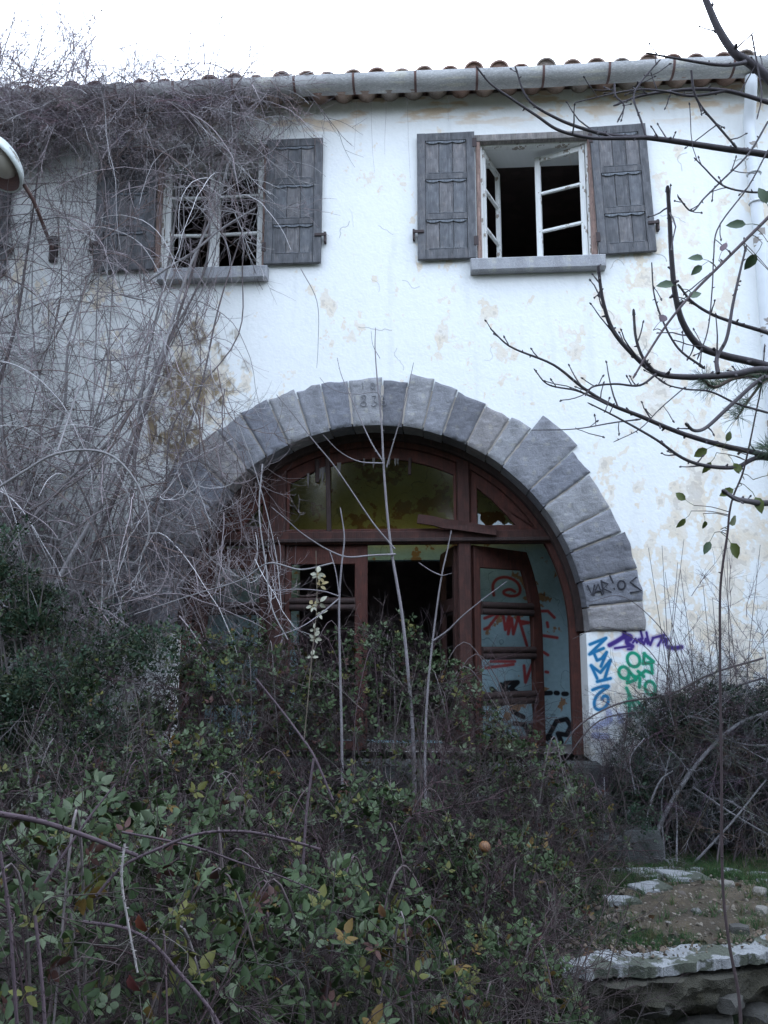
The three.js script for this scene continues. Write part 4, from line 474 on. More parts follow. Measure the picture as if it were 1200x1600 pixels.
const TREE = [
  [0.034, 0.016, [[1.773, 3.408, 4.1], [1.591, 3.803, 4.112], [1.437, 4.046, 4.125], [1.298, 4.204, 4.138], [1.224, 4.268, 4.15], [1.173, 4.295, 4.162], [1.113, 4.387, 4.175], [1.067, 4.506, 4.188], [1.012, 4.685, 4.2]]],
  [0.012, 0.004, [[1.2, 4.244, 4.18], [1.099, 4.208, 4.22], [0.92, 4.214, 4.26], [0.791, 4.215, 4.3]]],
  [0.022, 0.004, [[1.773, 3.408, 4.1], [1.582, 3.792, 4.13], [1.265, 3.863, 4.16], [1.088, 3.878, 4.19], [0.89, 3.9, 4.22], [0.787, 3.898, 4.25], [0.661, 3.892, 4.28], [0.573, 3.895, 4.31], [0.441, 3.933, 4.34], [0.333, 3.996, 4.37], [0.287, 4.107, 4.4]]],
  [0.011, 0.004, [[0.773, 3.866, 4.3], [0.652, 3.855, 4.321], [0.554, 3.848, 4.343], [0.436, 3.873, 4.364], [0.365, 3.913, 4.386], [0.271, 3.973, 4.407], [0.19, 4.026, 4.429], [0.143, 4.077, 4.45]]],
  [0.016, 0.005, [[1.597, 3.81, 4.1], [1.441, 4.051, 4.117], [1.292, 4.102, 4.133], [1.13, 4.148, 4.15], [0.979, 4.149, 4.167], [0.789, 4.119, 4.183], [0.685, 4.072, 4.2]]],
  [0.008, 0.003, [[1.13, 4.148, 4.15], [0.988, 4.119, 4.17], [0.886, 4.129, 4.19], [0.783, 4.128, 4.21], [0.656, 4.098, 4.23], [0.53, 4.058, 4.25]]],
  [0.006, 0.006, [[0.952, 4.134, 4.3], [0.966, 4.058, 4.275], [0.995, 4.021, 4.25], [1.058, 3.955, 4.225], [1.133, 3.875, 4.2]]],
  [0.024, 0.009, [[1.886, 2.71, 4.1], [1.606, 2.848, 4.144], [1.194, 3.008, 4.189], [1.022, 3.038, 4.233], [0.924, 3.06, 4.278], [0.859, 3.129, 4.322], [0.825, 3.218, 4.367], [0.807, 3.341, 4.411], [0.795, 3.461, 4.456], [0.782, 3.55, 4.5]]],
  [0.02, 0.007, [[1.577, 2.832, 4.2], [1.173, 2.977, 4.237], [1.036, 2.951, 4.275], [0.869, 2.933, 4.312], [0.749, 2.94, 4.35], [0.667, 2.992, 4.388], [0.591, 3.072, 4.425], [0.555, 3.161, 4.463], [0.537, 3.267, 4.5]]],
  [0.008, 0.006, [[0.713, 2.916, 4.45], [0.679, 2.952, 4.467], [0.655, 3.014, 4.483], [0.647, 3.109, 4.5]]],
  [0.012, 0.005, [[1.416, 3.028, 4.2], [1.19, 3.123, 4.22], [1.072, 3.156, 4.24], [0.977, 3.187, 4.26], [0.906, 3.229, 4.28], [0.858, 3.283, 4.3]]],
  [0.011, 0.005, [[0.943, 2.916, 4.4], [0.949, 2.976, 4.38], [0.992, 3.051, 4.36], [1.03, 3.188, 4.34], [1.066, 3.304, 4.32], [1.105, 3.422, 4.3]]],
  [0.018, 0.003, [[1.856, 2.428, 4.1], [1.583, 2.542, 4.135], [1.177, 2.677, 4.17], [0.999, 2.712, 4.205], [0.845, 2.753, 4.24], [0.705, 2.805, 4.275], [0.588, 2.844, 4.31], [0.495, 2.894, 4.345], [0.393, 2.966, 4.38], [0.237, 3.027, 4.415], [0.174, 3.076, 4.45]]],
  [0.006, 0.003, [[0.57, 2.813, 4.4], [0.514, 2.838, 4.413], [0.459, 2.858, 4.425], [0.361, 2.879, 4.438], [0.318, 2.928, 4.45]]],
  [0.014, 0.003, [[1.601, 2.548, 4.1], [1.159, 2.673, 4.157], [1.046, 2.627, 4.214], [0.918, 2.623, 4.271], [0.826, 2.64, 4.329], [0.728, 2.691, 4.386], [0.58, 2.761, 4.443], [0.487, 2.79, 4.5]]],
  [0.012, 0.007, [[1.577, 2.832, 4.2], [1.166, 2.945, 4.25], [1.113, 2.918, 4.3], [0.991, 2.813, 4.35], [0.885, 2.722, 4.4], [0.834, 2.705, 4.45], [0.797, 2.714, 4.5]]],
  [0.018, 0.009, [[1.601, 2.548, 4.1], [1.153, 2.498, 4.2], [1.051, 2.489, 4.3], [0.972, 2.482, 4.4], [0.901, 2.49, 4.5]]],
  [0.006, 0.003, [[1.138, 2.801, 4.3], [1.024, 2.832, 4.32], [0.933, 2.87, 4.34], [0.841, 2.875, 4.36], [0.772, 2.888, 4.38], [0.725, 2.917, 4.4]]],
  [0.006, 0.003, [[1.196, 3.63, 4.3], [1.119, 3.619, 4.325], [1.021, 3.633, 4.35], [0.95, 3.691, 4.375], [0.91, 3.715, 4.4]]],
  [0.005, 0.004, [[1.216, 3.91, 4.3], [1.131, 3.773, 4.32], [1.027, 3.664, 4.34], [0.948, 3.581, 4.36], [0.894, 3.523, 4.38], [0.846, 3.567, 4.4]]],
  [0.005, 0.003, [[1.183, 4.268, 4.3], [1.196, 4.12, 4.3], [1.201, 4.015, 4.3], [1.178, 3.925, 4.3]]],
  [0.006, 0.004, [[0.773, 3.866, 4.3], [0.758, 3.932, 4.3], [0.735, 4.039, 4.3], [0.761, 4.09, 4.3], [0.836, 4.18, 4.3]]],
  [0.005, 0.004, [[0.666, 4.095, 4.3], [0.669, 4.042, 4.3], [0.698, 4.001, 4.3], [0.671, 3.936, 4.3]]],
  [0.006, 0.004, [[0.736, 2.917, 4.4], [0.677, 2.875, 4.413], [0.589, 2.878, 4.425], [0.511, 2.864, 4.438], [0.486, 2.832, 4.45]]],
  [0.004, 0.003, [[1.187, 3.764, 4.35], [1.108, 3.625, 4.358], [0.983, 3.453, 4.367], [0.963, 3.353, 4.375], [0.948, 3.231, 4.383], [0.918, 3.064, 4.392], [0.878, 2.97, 4.4]]],
  [0.003, 0.002, [[0.83, 2.869, 4.4], [0.74, 2.792, 4.4], [0.673, 2.726, 4.4], [0.586, 2.683, 4.4]]],
  [0.002, 0.004, [[0.302, 2.715, 4.45], [0.453, 2.721, 4.433], [0.585, 2.745, 4.417], [0.674, 2.759, 4.4]]],
  [0.003, 0.006, [[0.715, 3.277, 4.5], [0.721, 3.168, 4.487], [0.747, 3.082, 4.475], [0.798, 2.984, 4.463], [0.881, 2.919, 4.45]]],
];
const LEAFY = [
  [0.006, 0.003, [[1.197, 3.502, 4.6], [1.059, 3.362, 4.619], [0.976, 3.278, 4.637], [0.895, 3.196, 4.656], [0.805, 3.105, 4.675], [0.758, 3.052, 4.694], [0.69, 2.967, 4.713], [0.623, 2.867, 4.731], [0.577, 2.794, 4.75]]],
];
const TALL = [
  [0.0095, 0.004, [[0.91, 0.681, 4.3], [0.917, 0.9, 4.293], [0.9, 1.048, 4.286], [0.892, 1.2, 4.279], [0.913, 1.598, 4.271], [0.937, 2.018, 4.264], [0.954, 2.214, 4.257], [0.991, 2.392, 4.25], [1.004, 2.461, 4.243], [1.023, 2.519, 4.236], [1.062, 2.6, 4.229], [1.099, 2.718, 4.221], [1.126, 2.814, 4.214], [1.159, 2.935, 4.207], [1.183, 3.082, 4.2]]],
];
const PINE = [
  [0.014, 0.004, [[1.815, 3.296, 4], [1.482, 3.076, 4.06], [1.219, 2.999, 4.12], [1.08, 2.97, 4.18], [0.978, 2.916, 4.24], [0.916, 2.934, 4.3]]],
  [0.006, 0.003, [[1.187, 2.973, 4.2], [1.094, 2.863, 4.25], [1.028, 2.78, 4.3]]],
  [0.006, 0.003, [[1.464, 3.062, 4.1], [1.209, 2.96, 4.2], [1.123, 2.906, 4.3]]],
  [0.006, 0.003, [[1.435, 2.718, 4.1], [1.2, 2.686, 4.2], [1.118, 2.675, 4.3]]],
];
const NEARCANES = [
  [0.0125, 0.0085, [[-1.184, 1.607, 5.15], [-1.105, 1.586, 5.113], [-1.023, 1.563, 5.075], [-0.921, 1.522, 5.037], [-0.791, 1.466, 5]]],
  [0.006, 0.0065, [[-0.895, 1.366, 5], [-0.841, 1.431, 4.967], [-0.755, 1.47, 4.933], [-0.663, 1.5, 4.9], [-0.549, 1.501, 4.867], [-0.449, 1.477, 4.833], [-0.348, 1.443, 4.8]]],
  [0.006, 0.007, [[-0.918, 1.31, 5.017], [-0.795, 1.299, 5.033], [-0.723, 1.272, 5.05], [-0.65, 1.214, 5.067], [-0.564, 1.137, 5.083], [-0.527, 1.089, 5.1]]],
  [0.005, 0.004, [[-0.807, 1.507, 5.05], [-0.805, 1.432, 5.067], [-0.778, 1.333, 5.083], [-0.742, 1.224, 5.1]]],
  [0.006, 0.007, [[-1.052, 1.519, 5.2], [-1.01, 1.383, 5.217], [-0.987, 1.292, 5.233], [-0.955, 1.14, 5.25]]],
  [0.006, 0.007, [[-0.957, 1.379, 5.2], [-0.92, 1.251, 5.225], [-0.891, 1.142, 5.25]]],
  [0.005, 0.003, [[-0.874, 1.502, 4.9], [-0.694, 1.457, 4.85], [-0.562, 1.401, 4.8], [-0.463, 1.356, 4.75], [-0.361, 1.302, 4.7]]],
  [0.006, 0.004, [[-1.056, 1.381, 4.95], [-0.992, 1.512, 4.875], [-0.937, 1.61, 4.8]]],
  [0.007, 0.009, [[-0.875, 1.847, 3.3], [-0.737, 1.708, 3.375], [-0.635, 1.604, 3.45], [-0.565, 1.532, 3.525], [-0.47, 1.361, 3.6]]],
  [0.008, 0.01, [[-0.553, 1.529, 3.6], [-0.567, 1.347, 3.667], [-0.567, 1.187, 3.733], [-0.565, 0.99, 3.8]]],
];
const VINEARCS = [
  [0.011, 0.005, [[-3.132, 3.114, 1.6], [-2.958, 3.23, 1.589], [-2.782, 3.337, 1.578], [-2.555, 3.378, 1.567], [-2.37, 3.345, 1.556], [-2.228, 3.229, 1.544], [-2.106, 3.021, 1.533], [-2.062, 2.794, 1.522], [-2.109, 2.637, 1.511], [-2.188, 2.548, 1.5]]],
  [0.009, 0.004, [[-2.824, 3.413, 1.4], [-2.848, 3.679, 1.225], [-2.846, 4.04, 1.05], [-2.86, 4.314, 0.875], [-2.819, 4.713, 0.7]]],
  [0.012, 0.007, [[-2.589, 5.186, 0.4], [-2.416, 5.295, 0.412], [-2.186, 5.432, 0.425], [-1.901, 5.658, 0.438], [-1.615, 5.822, 0.45]]],
  [0.006, 0.004, [[-0.746, 2.551, 1.6], [-0.972, 2.512, 1.56], [-1.204, 2.562, 1.52], [-1.391, 2.455, 1.48], [-1.763, 2.348, 1.44], [-2.186, 2.216, 1.4]]],
  [0.006, 0.005, [[-1.381, 3.381, 1], [-1.38, 2.994, 1.075], [-1.306, 2.598, 1.15], [-1.236, 2.266, 1.225], [-1.101, 2.037, 1.3]]],
  [0.004, 0.004, [[-1.781, 4.049, 0.6], [-1.475, 3.349, 0.8], [-1.267, 2.71, 1], [-1.17, 2.267, 1.2]]],
  [0.004, 0.002, [[-1.271, 5.414, 0.08], [-1.118, 5.096, 0.087], [-1.1, 4.667, 0.093], [-1.108, 4.454, 0.1]]],
];

// ---------------------------------------------------------------- plants
// a twig about 1 m long that forks, for tangles
function sprayGeo(seed, { sides = 3, r = 0.0066, n = 12, sub = 0.32, wander = 0.16, grav = 0.03, col = [1, 1, 1] } = {}) {
  const R = rng(seed), mb = new MB(), main = walk(R, [0, 0, 0], [0.1, 1, 0], 1, 12, wander, -grav); mb.tube(main, r, r * 0.35, sides, col);
  for (let k = 0; k < n; k++) {
    const i = 2 + (R() * 10 | 0), p = main[i], q = main[i + 1] ?? p, d = unit(R, (q[0] - p[0]) * 9, (q[1] - p[1]) * 9, (q[2] - p[2]) * 9), L = sub * (0.4 + R()), b = walk(R, p, d, L, 6, wander * 1.3, -grav); mb.tube(b, r * 0.5, r * 0.2, sides, col);
    if (R() < 0.6) { const s = b[2 + (R() * 3 | 0)]; mb.tube(walk(R, s, unit(R), L * 0.5, 4, 0.25, 0), r * 0.32, r * 0.16, sides, col); }
  }
  return mb.geo();
}
const SPRAY = [1, 2, 3, 4, 5, 6].map((s) => sprayGeo(s * 13)), FINE = [1, 2, 3, 4].map((s) => sprayGeo(s * 31 + 5, { r: 0.0055, n: 22, sub: 0.45, wander: 0.34 })), LOOP = [1, 2, 3, 4, 5].map((s) => sprayGeo(s * 57 + 3, { r: 0.0052, n: 9, sub: 0.3, wander: 0.2, grav: -0.15 }));
const _q = new THREE.Quaternion(), _m = new THREE.Matrix4(), UP = V(0, 1, 0);
function scatter(name, geos, spots, parent, mat = M.twig) { // spots: [pos, dir, roll, scale, colour]; one InstancedMesh for each variant
  geos.forEach((g, v) => {
    const l = spots.filter((_, i) => i % geos.length === v); if (!l.length) return; const im = new THREE.InstancedMesh(g, mat, l.length); im.name = name; im.userData = { kind: 'stuff' }; im.castShadow = im.receiveShadow = true;
    l.forEach(([p, d, roll, s, c], i) => { _q.setFromUnitVectors(UP, V(...d).normalize()).multiply(new THREE.Quaternion().setFromAxisAngle(UP, roll)); _m.compose(V(...p), _q, V(s, s, s)); im.setMatrixAt(i, _m); im.setColorAt(i, lin(...c)); });
    parent.add(im);
  });
}
const greyTwig = (R, k = 1) => { const t = R(), v = (0.55 + 0.9 * R()) * k; return t < 0.55 ? [0.215 * v, 0.18 * v, 0.185 * v] : t < 0.8 ? [0.125 * v, 0.088 * v, 0.08 * v] : [0.38 * v, 0.36 * v, 0.36 * v]; };
const stemPart = (parent, pts, r0, r1, mat, name = 'stem', sides = 6) => mesh(name, new MB().tube(pts, r0, r1, sides, [1, 1, 1], true).geo(), mat, parent);

// ---- bare climber over the left of the front wall
{
  const R = rng(2024), vine = thing('climbing_vine', 'leafless grey climbing vine tangled over the left of the white wall up to the gutter', 'vine', [0, 0, 0]);
  const mats = [M.bark(0.2, 0.18, 0.18), M.bark(0.13, 0.105, 0.105), M.bark(0.28, 0.26, 0.26)];
  const xr = (y) => { const K = [[2, -1.5], [2.6, -1.55], [3.0, -1.75], [3.5, -1.9], [4, -2.15], [4.5, -2.05], [5, -1.75], [5.5, -1.65], [6, -1.45], [6.5, -1.35], [7, -1.25], [7.5, -1.2]]; for (let i = 1; i < K.length; i++) if (y < K[i][0]) return lerp(K[i - 1][1], K[i][1], (y - K[i - 1][0]) / (K[i][0] - K[i - 1][0])); return -1.3; };
  const dens = (x, y) => { const e = (xr(y) - x); let d = sstep(-0.12, 0.75, e) * 0.75; if (y > 6.7) d *= 1.6; if (y < 4.3) d *= 1.15; if (y > 4.9 && y < 6.75) d *= 0.6; if (x < -3.1 && y > 5.0 && y < 6.75) d *= 0.7; if (y < 3.9 && x > -2.6) d *= 0.6; if (x < -2.3 && y > 4.3 && y < 5.2) d *= 0.8; return d * (0.35 + 1.0 * sstep(0.35, 0.65, fbm(x * 1.6, y * 1.6 + 5, 3))); };
  // climbing stems
  for (let k = 0; k < 26; k++) {
    const x0 = -4.6 + 2.2 * R(), xt = -4.5 + 2.9 * R(), yt = 4.6 + 2.6 * R(), pts = []; const n = 7; for (let i = 0; i <= n; i++) { const t = i / n; pts.push([lerp(x0, xt, t * t * (3 - 2 * t)) + randn(R) * 0.16, lerp(0.42, yt, t), lerp(0.5 + 0.5 * R(), 0.1 + 0.22 * R(), Math.min(1, t * 1.3))]); }
    stemPart(vine, smooth(pts, 6), k < 7 ? 0.022 + 0.012 * R() : 0.009 + 0.009 * R(), k < 7 ? 0.008 : 0.004, mats[R() * 3 | 0]);
  }
  for (const [a, b, pts] of VINEARCS) stemPart(vine, smooth(pts, 6), a, b, mats[2]);
  // long loose arcs
  const arcs = new MB(); let made = 0;
  while (made < 620) { const x = -5 + 4 * R(), y = 2.0 + 5.3 * R(); if (R() > dens(x, y)) continue; made++;
    const z = y > 4.6 ? 0.05 + 0.4 * R() : 0.1 + 0.95 * R(), L = 0.7 + 1.3 * R(), steps = 14, d = unit(R, 0.25, 0.35, 0.05, 1, 0.8, 0.35); const pts = walk(R, [x, y, z], d, L, steps, 0.16, 0.10 + 0.09 * R()); for (const p of pts) p[2] = Math.max(0.02, p[2]);
    const far = pts[steps]; if (far[0] > xr(far[1]) + 0.45) continue; arcs.tube(pts, 0.003 + 0.003 * R(), 0.0016, 4, greyTwig(R, 1.15)); }
  const am = mesh('twigs', arcs.geo(), M.twig, vine); am.userData = { kind: 'stuff' };
  const spots = []; while (spots.length < 1800) { const x = -5 + 4.0 * R(), y = 2.0 + 5.35 * R(); if (R() > dens(x, y)) continue; const z = y > 4.6 ? 0.05 + 0.38 * R() : 0.08 + 0.65 * R() * R(), s = 0.35 + 0.55 * R(); const d = unit(R, 0, -0.35, 0, 1, 1, 0.25); if (x + d[0] * s > xr(y) + 0.35) continue; spots.push([[x, y, z], d, R() * 6.28, s, greyTwig(R)]); }
  scatter('twigs', [...SPRAY, ...LOOP], spots, vine);
  // matted old growth along the eaves
  const mat = []; while (mat.length < 390) { const x = -5 + 3.9 * R(), y = 6.72 + 0.42 * R() * (x < -2.2 ? 1 : 0.7); if (x > -1.75 && R() < 0.8) continue; if (x > -2.9 && R() < 0.45) continue; mat.push([[x, y, 0.12 + 0.5 * R()], unit(R, 0, 0, 0, 1.2, 0.6, 0.6), R() * 6.28, 0.25 + 0.4 * R(), R() < 0.6 ? [0.17 + 0.07 * R(), 0.13 + 0.05 * R(), 0.145 + 0.05 * R()] : [0.3, 0.265, 0.275]]); }
  scatter('twigs', FINE, mat, vine);
  // hanging curtain over the left of the arch
  const cur = []; while (cur.length < 170) { const x = -2.75 + 1.35 * R(), y = 2.2 + 2.3 * R(); if (x > xr(y) + 0.25) continue; cur.push([[x, y + 0.4, 0.15 + 0.9 * R()], unit(R, 0.1, -0.9, 0.1, 0.6, 0.5, 0.4), R() * 6.28, 0.5 + 0.6 * R(), greyTwig(R, 0.95)]); }
  scatter('twigs', LOOP, cur, vine);
  // shoots standing above the gutter
  const sh = []; for (let k = 0; k < 70; k++) { const x = -4.6 + 3.0 * Math.pow(R(), 1.5), s = x < -3.3 ? 0.45 + 0.75 * R() : 0.2 + 0.35 * R(); sh.push([[x, 7.05, 0.3 + 0.25 * R()], unit(R, -0.15, 1.1, 0, 0.6, 0.2, 0.3), R() * 6.28, s, [0.14, 0.11, 0.125]]); }
  scatter('twigs', FINE, sh, vine);
  const th = new MB(); for (const [x, y] of [[-0.62, 6.3], [-0.48, 6.45], [-0.28, 6.2], [-0.75, 6.5], [0.1, 6.75]]) th.tube(walk(R, [x, 7.0, 0.2], [0, -1, -0.05], 7.0 - y, 8, 0.06, 0.02), 0.0016, 0.001, 3, [0.2, 0.17, 0.17]);
  mesh('hanging_tendrils', th.geo(), M.twig, vine);
}

// ---- leaves
function compoundGeo(seed, n, L) { // n leaflets on a short petiole, opening along +y, faces up +z
  const R = rng(seed), mb = new MB(), c = [1, 1, 1], pet = 0.75 * L; mb.tube([[0, 0, 0], [0, pet * 0.6, 0.006], [0, pet, 0]], 0.0013, 0.001, 3, [0.9, 0.8, 0.6]);
  const put = (o, ang, k, dz) => { const d = V(Math.sin(ang), Math.cos(ang), dz + (R() - 0.5) * 0.35).normalize(), nn = V((R() - 0.5) * 0.5, (R() - 0.5) * 0.5, 1); nn.addScaledVector(d, -nn.dot(d)).normalize(); const v = 0.85 + 0.3 * R(); mb.leaf(o, d, nn, L * k, L * k * (0.50 + 0.14 * R()), [c[0] * v, c[1] * v, c[2] * v], 0.1 + 0.3 * R(), 0.12 + 0.2 * R()); };
  put(V(0, pet, 0), (R() - 0.5) * 0.3, 1, -0.15); if (n > 1) { put(V(0.006, pet * 0.66, 0), 1.3 + 0.2 * R(), 0.8, -0.1); put(V(-0.006, pet * 0.66, 0), -1.3 - 0.2 * R(), 0.8, -0.1); } if (n > 3) { put(V(0.004, pet * 0.5, 0), 2.15 + 0.2 * R(), 0.6, -0.1); put(V(-0.004, pet * 0.5, 0), -2.15 - 0.2 * R(), 0.6, -0.1); }
  return mb.geo();
}
const BRAMBLE = [3, 5, 3, 5, 5, 3, 3, 5].map((n, k) => compoundGeo(k * 19 + 2, n, 0.056));
const SINGLE = [1, 2, 3, 4, 5, 6].map((k) => compoundGeo(k * 7 + 1, k > 3 ? 3 : 1, 0.028)), IVY = [4, 5, 6].map((k) => compoundGeo(k * 7 + 1, 3, 0.03));
const leafCols = [[0.036, 0.058, 0.022], [0.052, 0.076, 0.036], [0.024, 0.042, 0.016], [0.078, 0.1, 0.06], [0.085, 0.085, 0.022], [0.11, 0.07, 0.02], [0.065, 0.03, 0.026]], leafPick = (R) => { const t = R(); return t < 0.27 ? 0 : t < 0.50 ? 1 : t < 0.70 ? 2 : t < 0.86 ? 3 : t < 0.94 ? 4 : t < 0.97 ? 5 : 6; };
M.leafTex = dataTex(128, 128, (u, v) => { const k = 0.82 + 0.3 * pf(u, v, 12, 4), b = pf(u + 0.2, v, 9, 4) > 0.68 ? 0.72 : 1; return [k * b * 0.98, k * (b * 0.9 + 0.08), k * b * 0.95]; });
const leafTexR = rep(M.leafTex, 9);
const phys = (o) => new THREE.MeshPhysicalMaterial({ specularIntensity: 0.35, ...o });
M.leaf = leafCols.map((c) => phys({ color: lin(...c), vertexColors: true, map: leafTexR, roughness: 0.55 }));
M.leafAny = phys({ color: 0xffffff, vertexColors: true, map: leafTexR, roughness: 0.55 });

function bramble(label, [cx, cz], [rx, rz], y0, y1, nLeaf, nPart, nCane, nTwig, seed, { dead = 1, tw = 1, ls = 0.72 } = {}) {
  const R = rng(seed), b = thing('bramble_bush', label, 'bramble', [cx, 0, cz], 'bramble thicket in front of the door');
  const mats = [M.bark(0.1, 0.06, 0.068, 0.7), M.bark(0.13, 0.095, 0.095, 0.75), M.bark(0.17, 0.14, 0.14, 0.8)];
  const H = y1 - y0, dome = (x, z) => y0 + H * Math.pow(Math.max(0, 1 - (x / rx) ** 2 - (z / rz) ** 2), 0.38) * (0.86 + 0.28 * fbm((x + cx) * 2.2, (z + cz) * 2.2, 3));
  const canes = [];
  for (let k = 0; k < nCane; k++) {
    const a = R() * 6.283, bx = Math.cos(a) * rx * 0.45 * R(), bz = Math.sin(a) * rz * 0.45 * R(), a2 = a + randn(R) * 0.9, ex = Math.cos(a2) * rx * (0.6 + 0.5 * R()), ez = Math.sin(a2) * rz * (0.6 + 0.4 * R()), hy = dome((bx + ex) / 2 * 0.8, (bz + ez) / 2 * 0.8) * (0.85 + 0.2 * R()), ye = lerp(y0, hy, 0.15 + 0.6 * R());
    const p = smooth([[bx, y0 - 0.35, bz], [lerp(bx, ex, 0.15) + randn(R) * 0.04, lerp(y0, hy, 0.6), lerp(bz, ez, 0.15) + randn(R) * 0.04], [lerp(bx, ex, 0.5), hy, lerp(bz, ez, 0.5)], [lerp(bx, ex, 0.8) + randn(R) * 0.04, lerp(hy, ye, 0.45), lerp(bz, ez, 0.8)], [ex, ye, ez]], 6);
    canes.push(p); stemPart(b, p, 0.0035 + 0.003 * R(), 0.0022, mats[R() * 3 | 0], 'cane', 5);
  }
  const tws = []; for (let k = 0; k < nTwig * tw * 0.75; k++) { const a = R() * 6.283, q = Math.sqrt(R()), x = Math.cos(a) * rx * q, z = Math.sin(a) * rz * q, t = dome(x * 0.94, z * 0.94), y = lerp(y0, t, Math.pow(R(), 0.7)) - 0.12; const v = (0.22 + 0.6 * R()) * dead; tws.push([[x, y, z], unit(R, 0, 0.3, 0, 1, 0.7, 1), R() * 6.28, 0.25 + 0.4 * R(), R() < 0.5 ? [0.08 * v, 0.055 * v, 0.052 * v] : R() < 0.75 ? [0.078 * v, 0.04 * v, 0.046 * v] : [0.2 * v, 0.17 * v, 0.155 * v]]); }
  scatter('twigs', [...SPRAY, ...LOOP.slice(0, 3), ...FINE.slice(0, 2)], tws, b);
  const inst = [], qz = new THREE.Quaternion(), ms = [];
  nLeaf = nLeaf * 1.75 | 0; for (let k = 0; k < nLeaf; k++) {
    const a = R() * 6.283, q = Math.sqrt(R()), x = Math.cos(a) * rx * q, z = Math.sin(a) * rz * q, t = dome(x, z), depth = R() < 0.6 ? R() * 0.16 : R() * 0.75, y = lerp(t, y0, depth) + (R() - 0.3) * 0.06;
    const yaw = R() * 6.283, pitch = -0.35 + randn(R) * 0.45, roll = randn(R) * 0.45; qz.setFromEuler(new THREE.Euler(-Math.PI / 2 + pitch, roll, yaw, 'ZXY')); const out = V(x / rx, 0.5, z / rz).normalize(); qz.premultiply(new THREE.Quaternion().setFromUnitVectors(UP, V(out.x * 0.35, 1, out.z * 0.35 + 0.05).normalize()));
    const m = new THREE.Matrix4().compose(V(x, y, z), qz, V(1, 1, 1).multiplyScalar((0.55 + 0.6 * R()) * ls)); ms.push([m, x, y, z, leafPick(R), R() * 8 | 0]);
  }
  ms.sort((p, q) => (q[3] * 1 + q[2] * 0.6) - (p[3] * 1 + p[2] * 0.6));   // those nearest the open side first
  ms.forEach(([m, , , , c, v], k) => { if (k < nPart) { const l = mesh('leaf', BRAMBLE[v], M.leaf[c], b); m.decompose(l.position, l.quaternion, l.scale); } else inst.push([m, c, v]); });
  for (let v = 0; v < 8; v++) { const l = inst.filter((s) => s[2] === v); if (!l.length) continue; const im = new THREE.InstancedMesh(BRAMBLE[v], M.leafAny, l.length); im.name = 'foliage'; im.userData = { kind: 'stuff' }; im.castShadow = im.receiveShadow = true; l.forEach(([m, c], i) => { im.setMatrixAt(i, m); im.setColorAt(i, lin(...leafCols[c])); }); b.add(im); }
  return b;
}
bramble('bramble bush filling the middle of the doorway below the sapling', [-0.35, 1.35], [0.95, 0.6], 0.4, 2.12, 1000, 150, 14, 640, 101);
bramble('bramble bush in front of the open side leaf, thin and twiggy', [0.48, 1.45], [0.5, 0.5], 0.4, 1.45, 355, 110, 10, 220, 102);
bramble('bramble bush between the evergreen shrub and the arch', [-2.3, 1.55], [0.6, 0.5], 0.4, 1.98, 330, 150, 9, 300, 112);
bramble('bramble bush at the left edge in front of the evergreen shrub', [-2.15, 2.75], [0.7, 0.6], 0.3, 1.5, 260, 150, 9, 240, 113);
bramble('low leafy bramble creeping over the stone steps', [0.75, 0.95], [0.55, 0.32], 0.4, 1.12, 190, 120, 8, 160, 111);
bramble('bramble bush against the left side of the arch', [-1.5, 1.2], [0.85, 0.6], 0.4, 2.15, 1000, 150, 12, 640, 103);
bramble('bramble bush between the evergreen shrub and the near brambles', [-1.45, 2.45], [0.8, 0.6], 0.3, 1.5, 570, 150, 12, 330, 104);
bramble('bramble bush in the centre, in front of the doorway thicket', [-0.45, 2.55], [0.75, 0.6], 0.3, 1.32, 684, 170, 12, 360, 105);
bramble('twiggy low bramble at the edge of the path with yellow leaves', [0.32, 2.2], [0.48, 0.5], 0.35, 1.0, 376, 110, 10, 220, 106);
bramble('nearest bramble bush with large leaves in the lower left corner', [-1.15, 4.55], [0.75, 0.62], 0.1, 1.56, 570, 280, 12, 300, 107, { ls: 1.0, tw: 0.8 });
bramble('near bramble bush at the bottom centre left', [-0.4, 4.05], [0.6, 0.62], 0.05, 1.18, 478, 210, 12, 300, 108, { ls: 0.9, tw: 0.8 });
bramble('low bramble at the bottom centre right, beside the terrace edge', [0.22, 3.35], [0.42, 0.6], 0.0, 0.78, 387, 120, 10, 240, 109);
bramble('bramble behind the nearest bush, left of the centre', [-1.15, 3.45], [0.7, 0.5], 0.2, 1.38, 399, 170, 10, 260, 110, { ls: 0.8 });
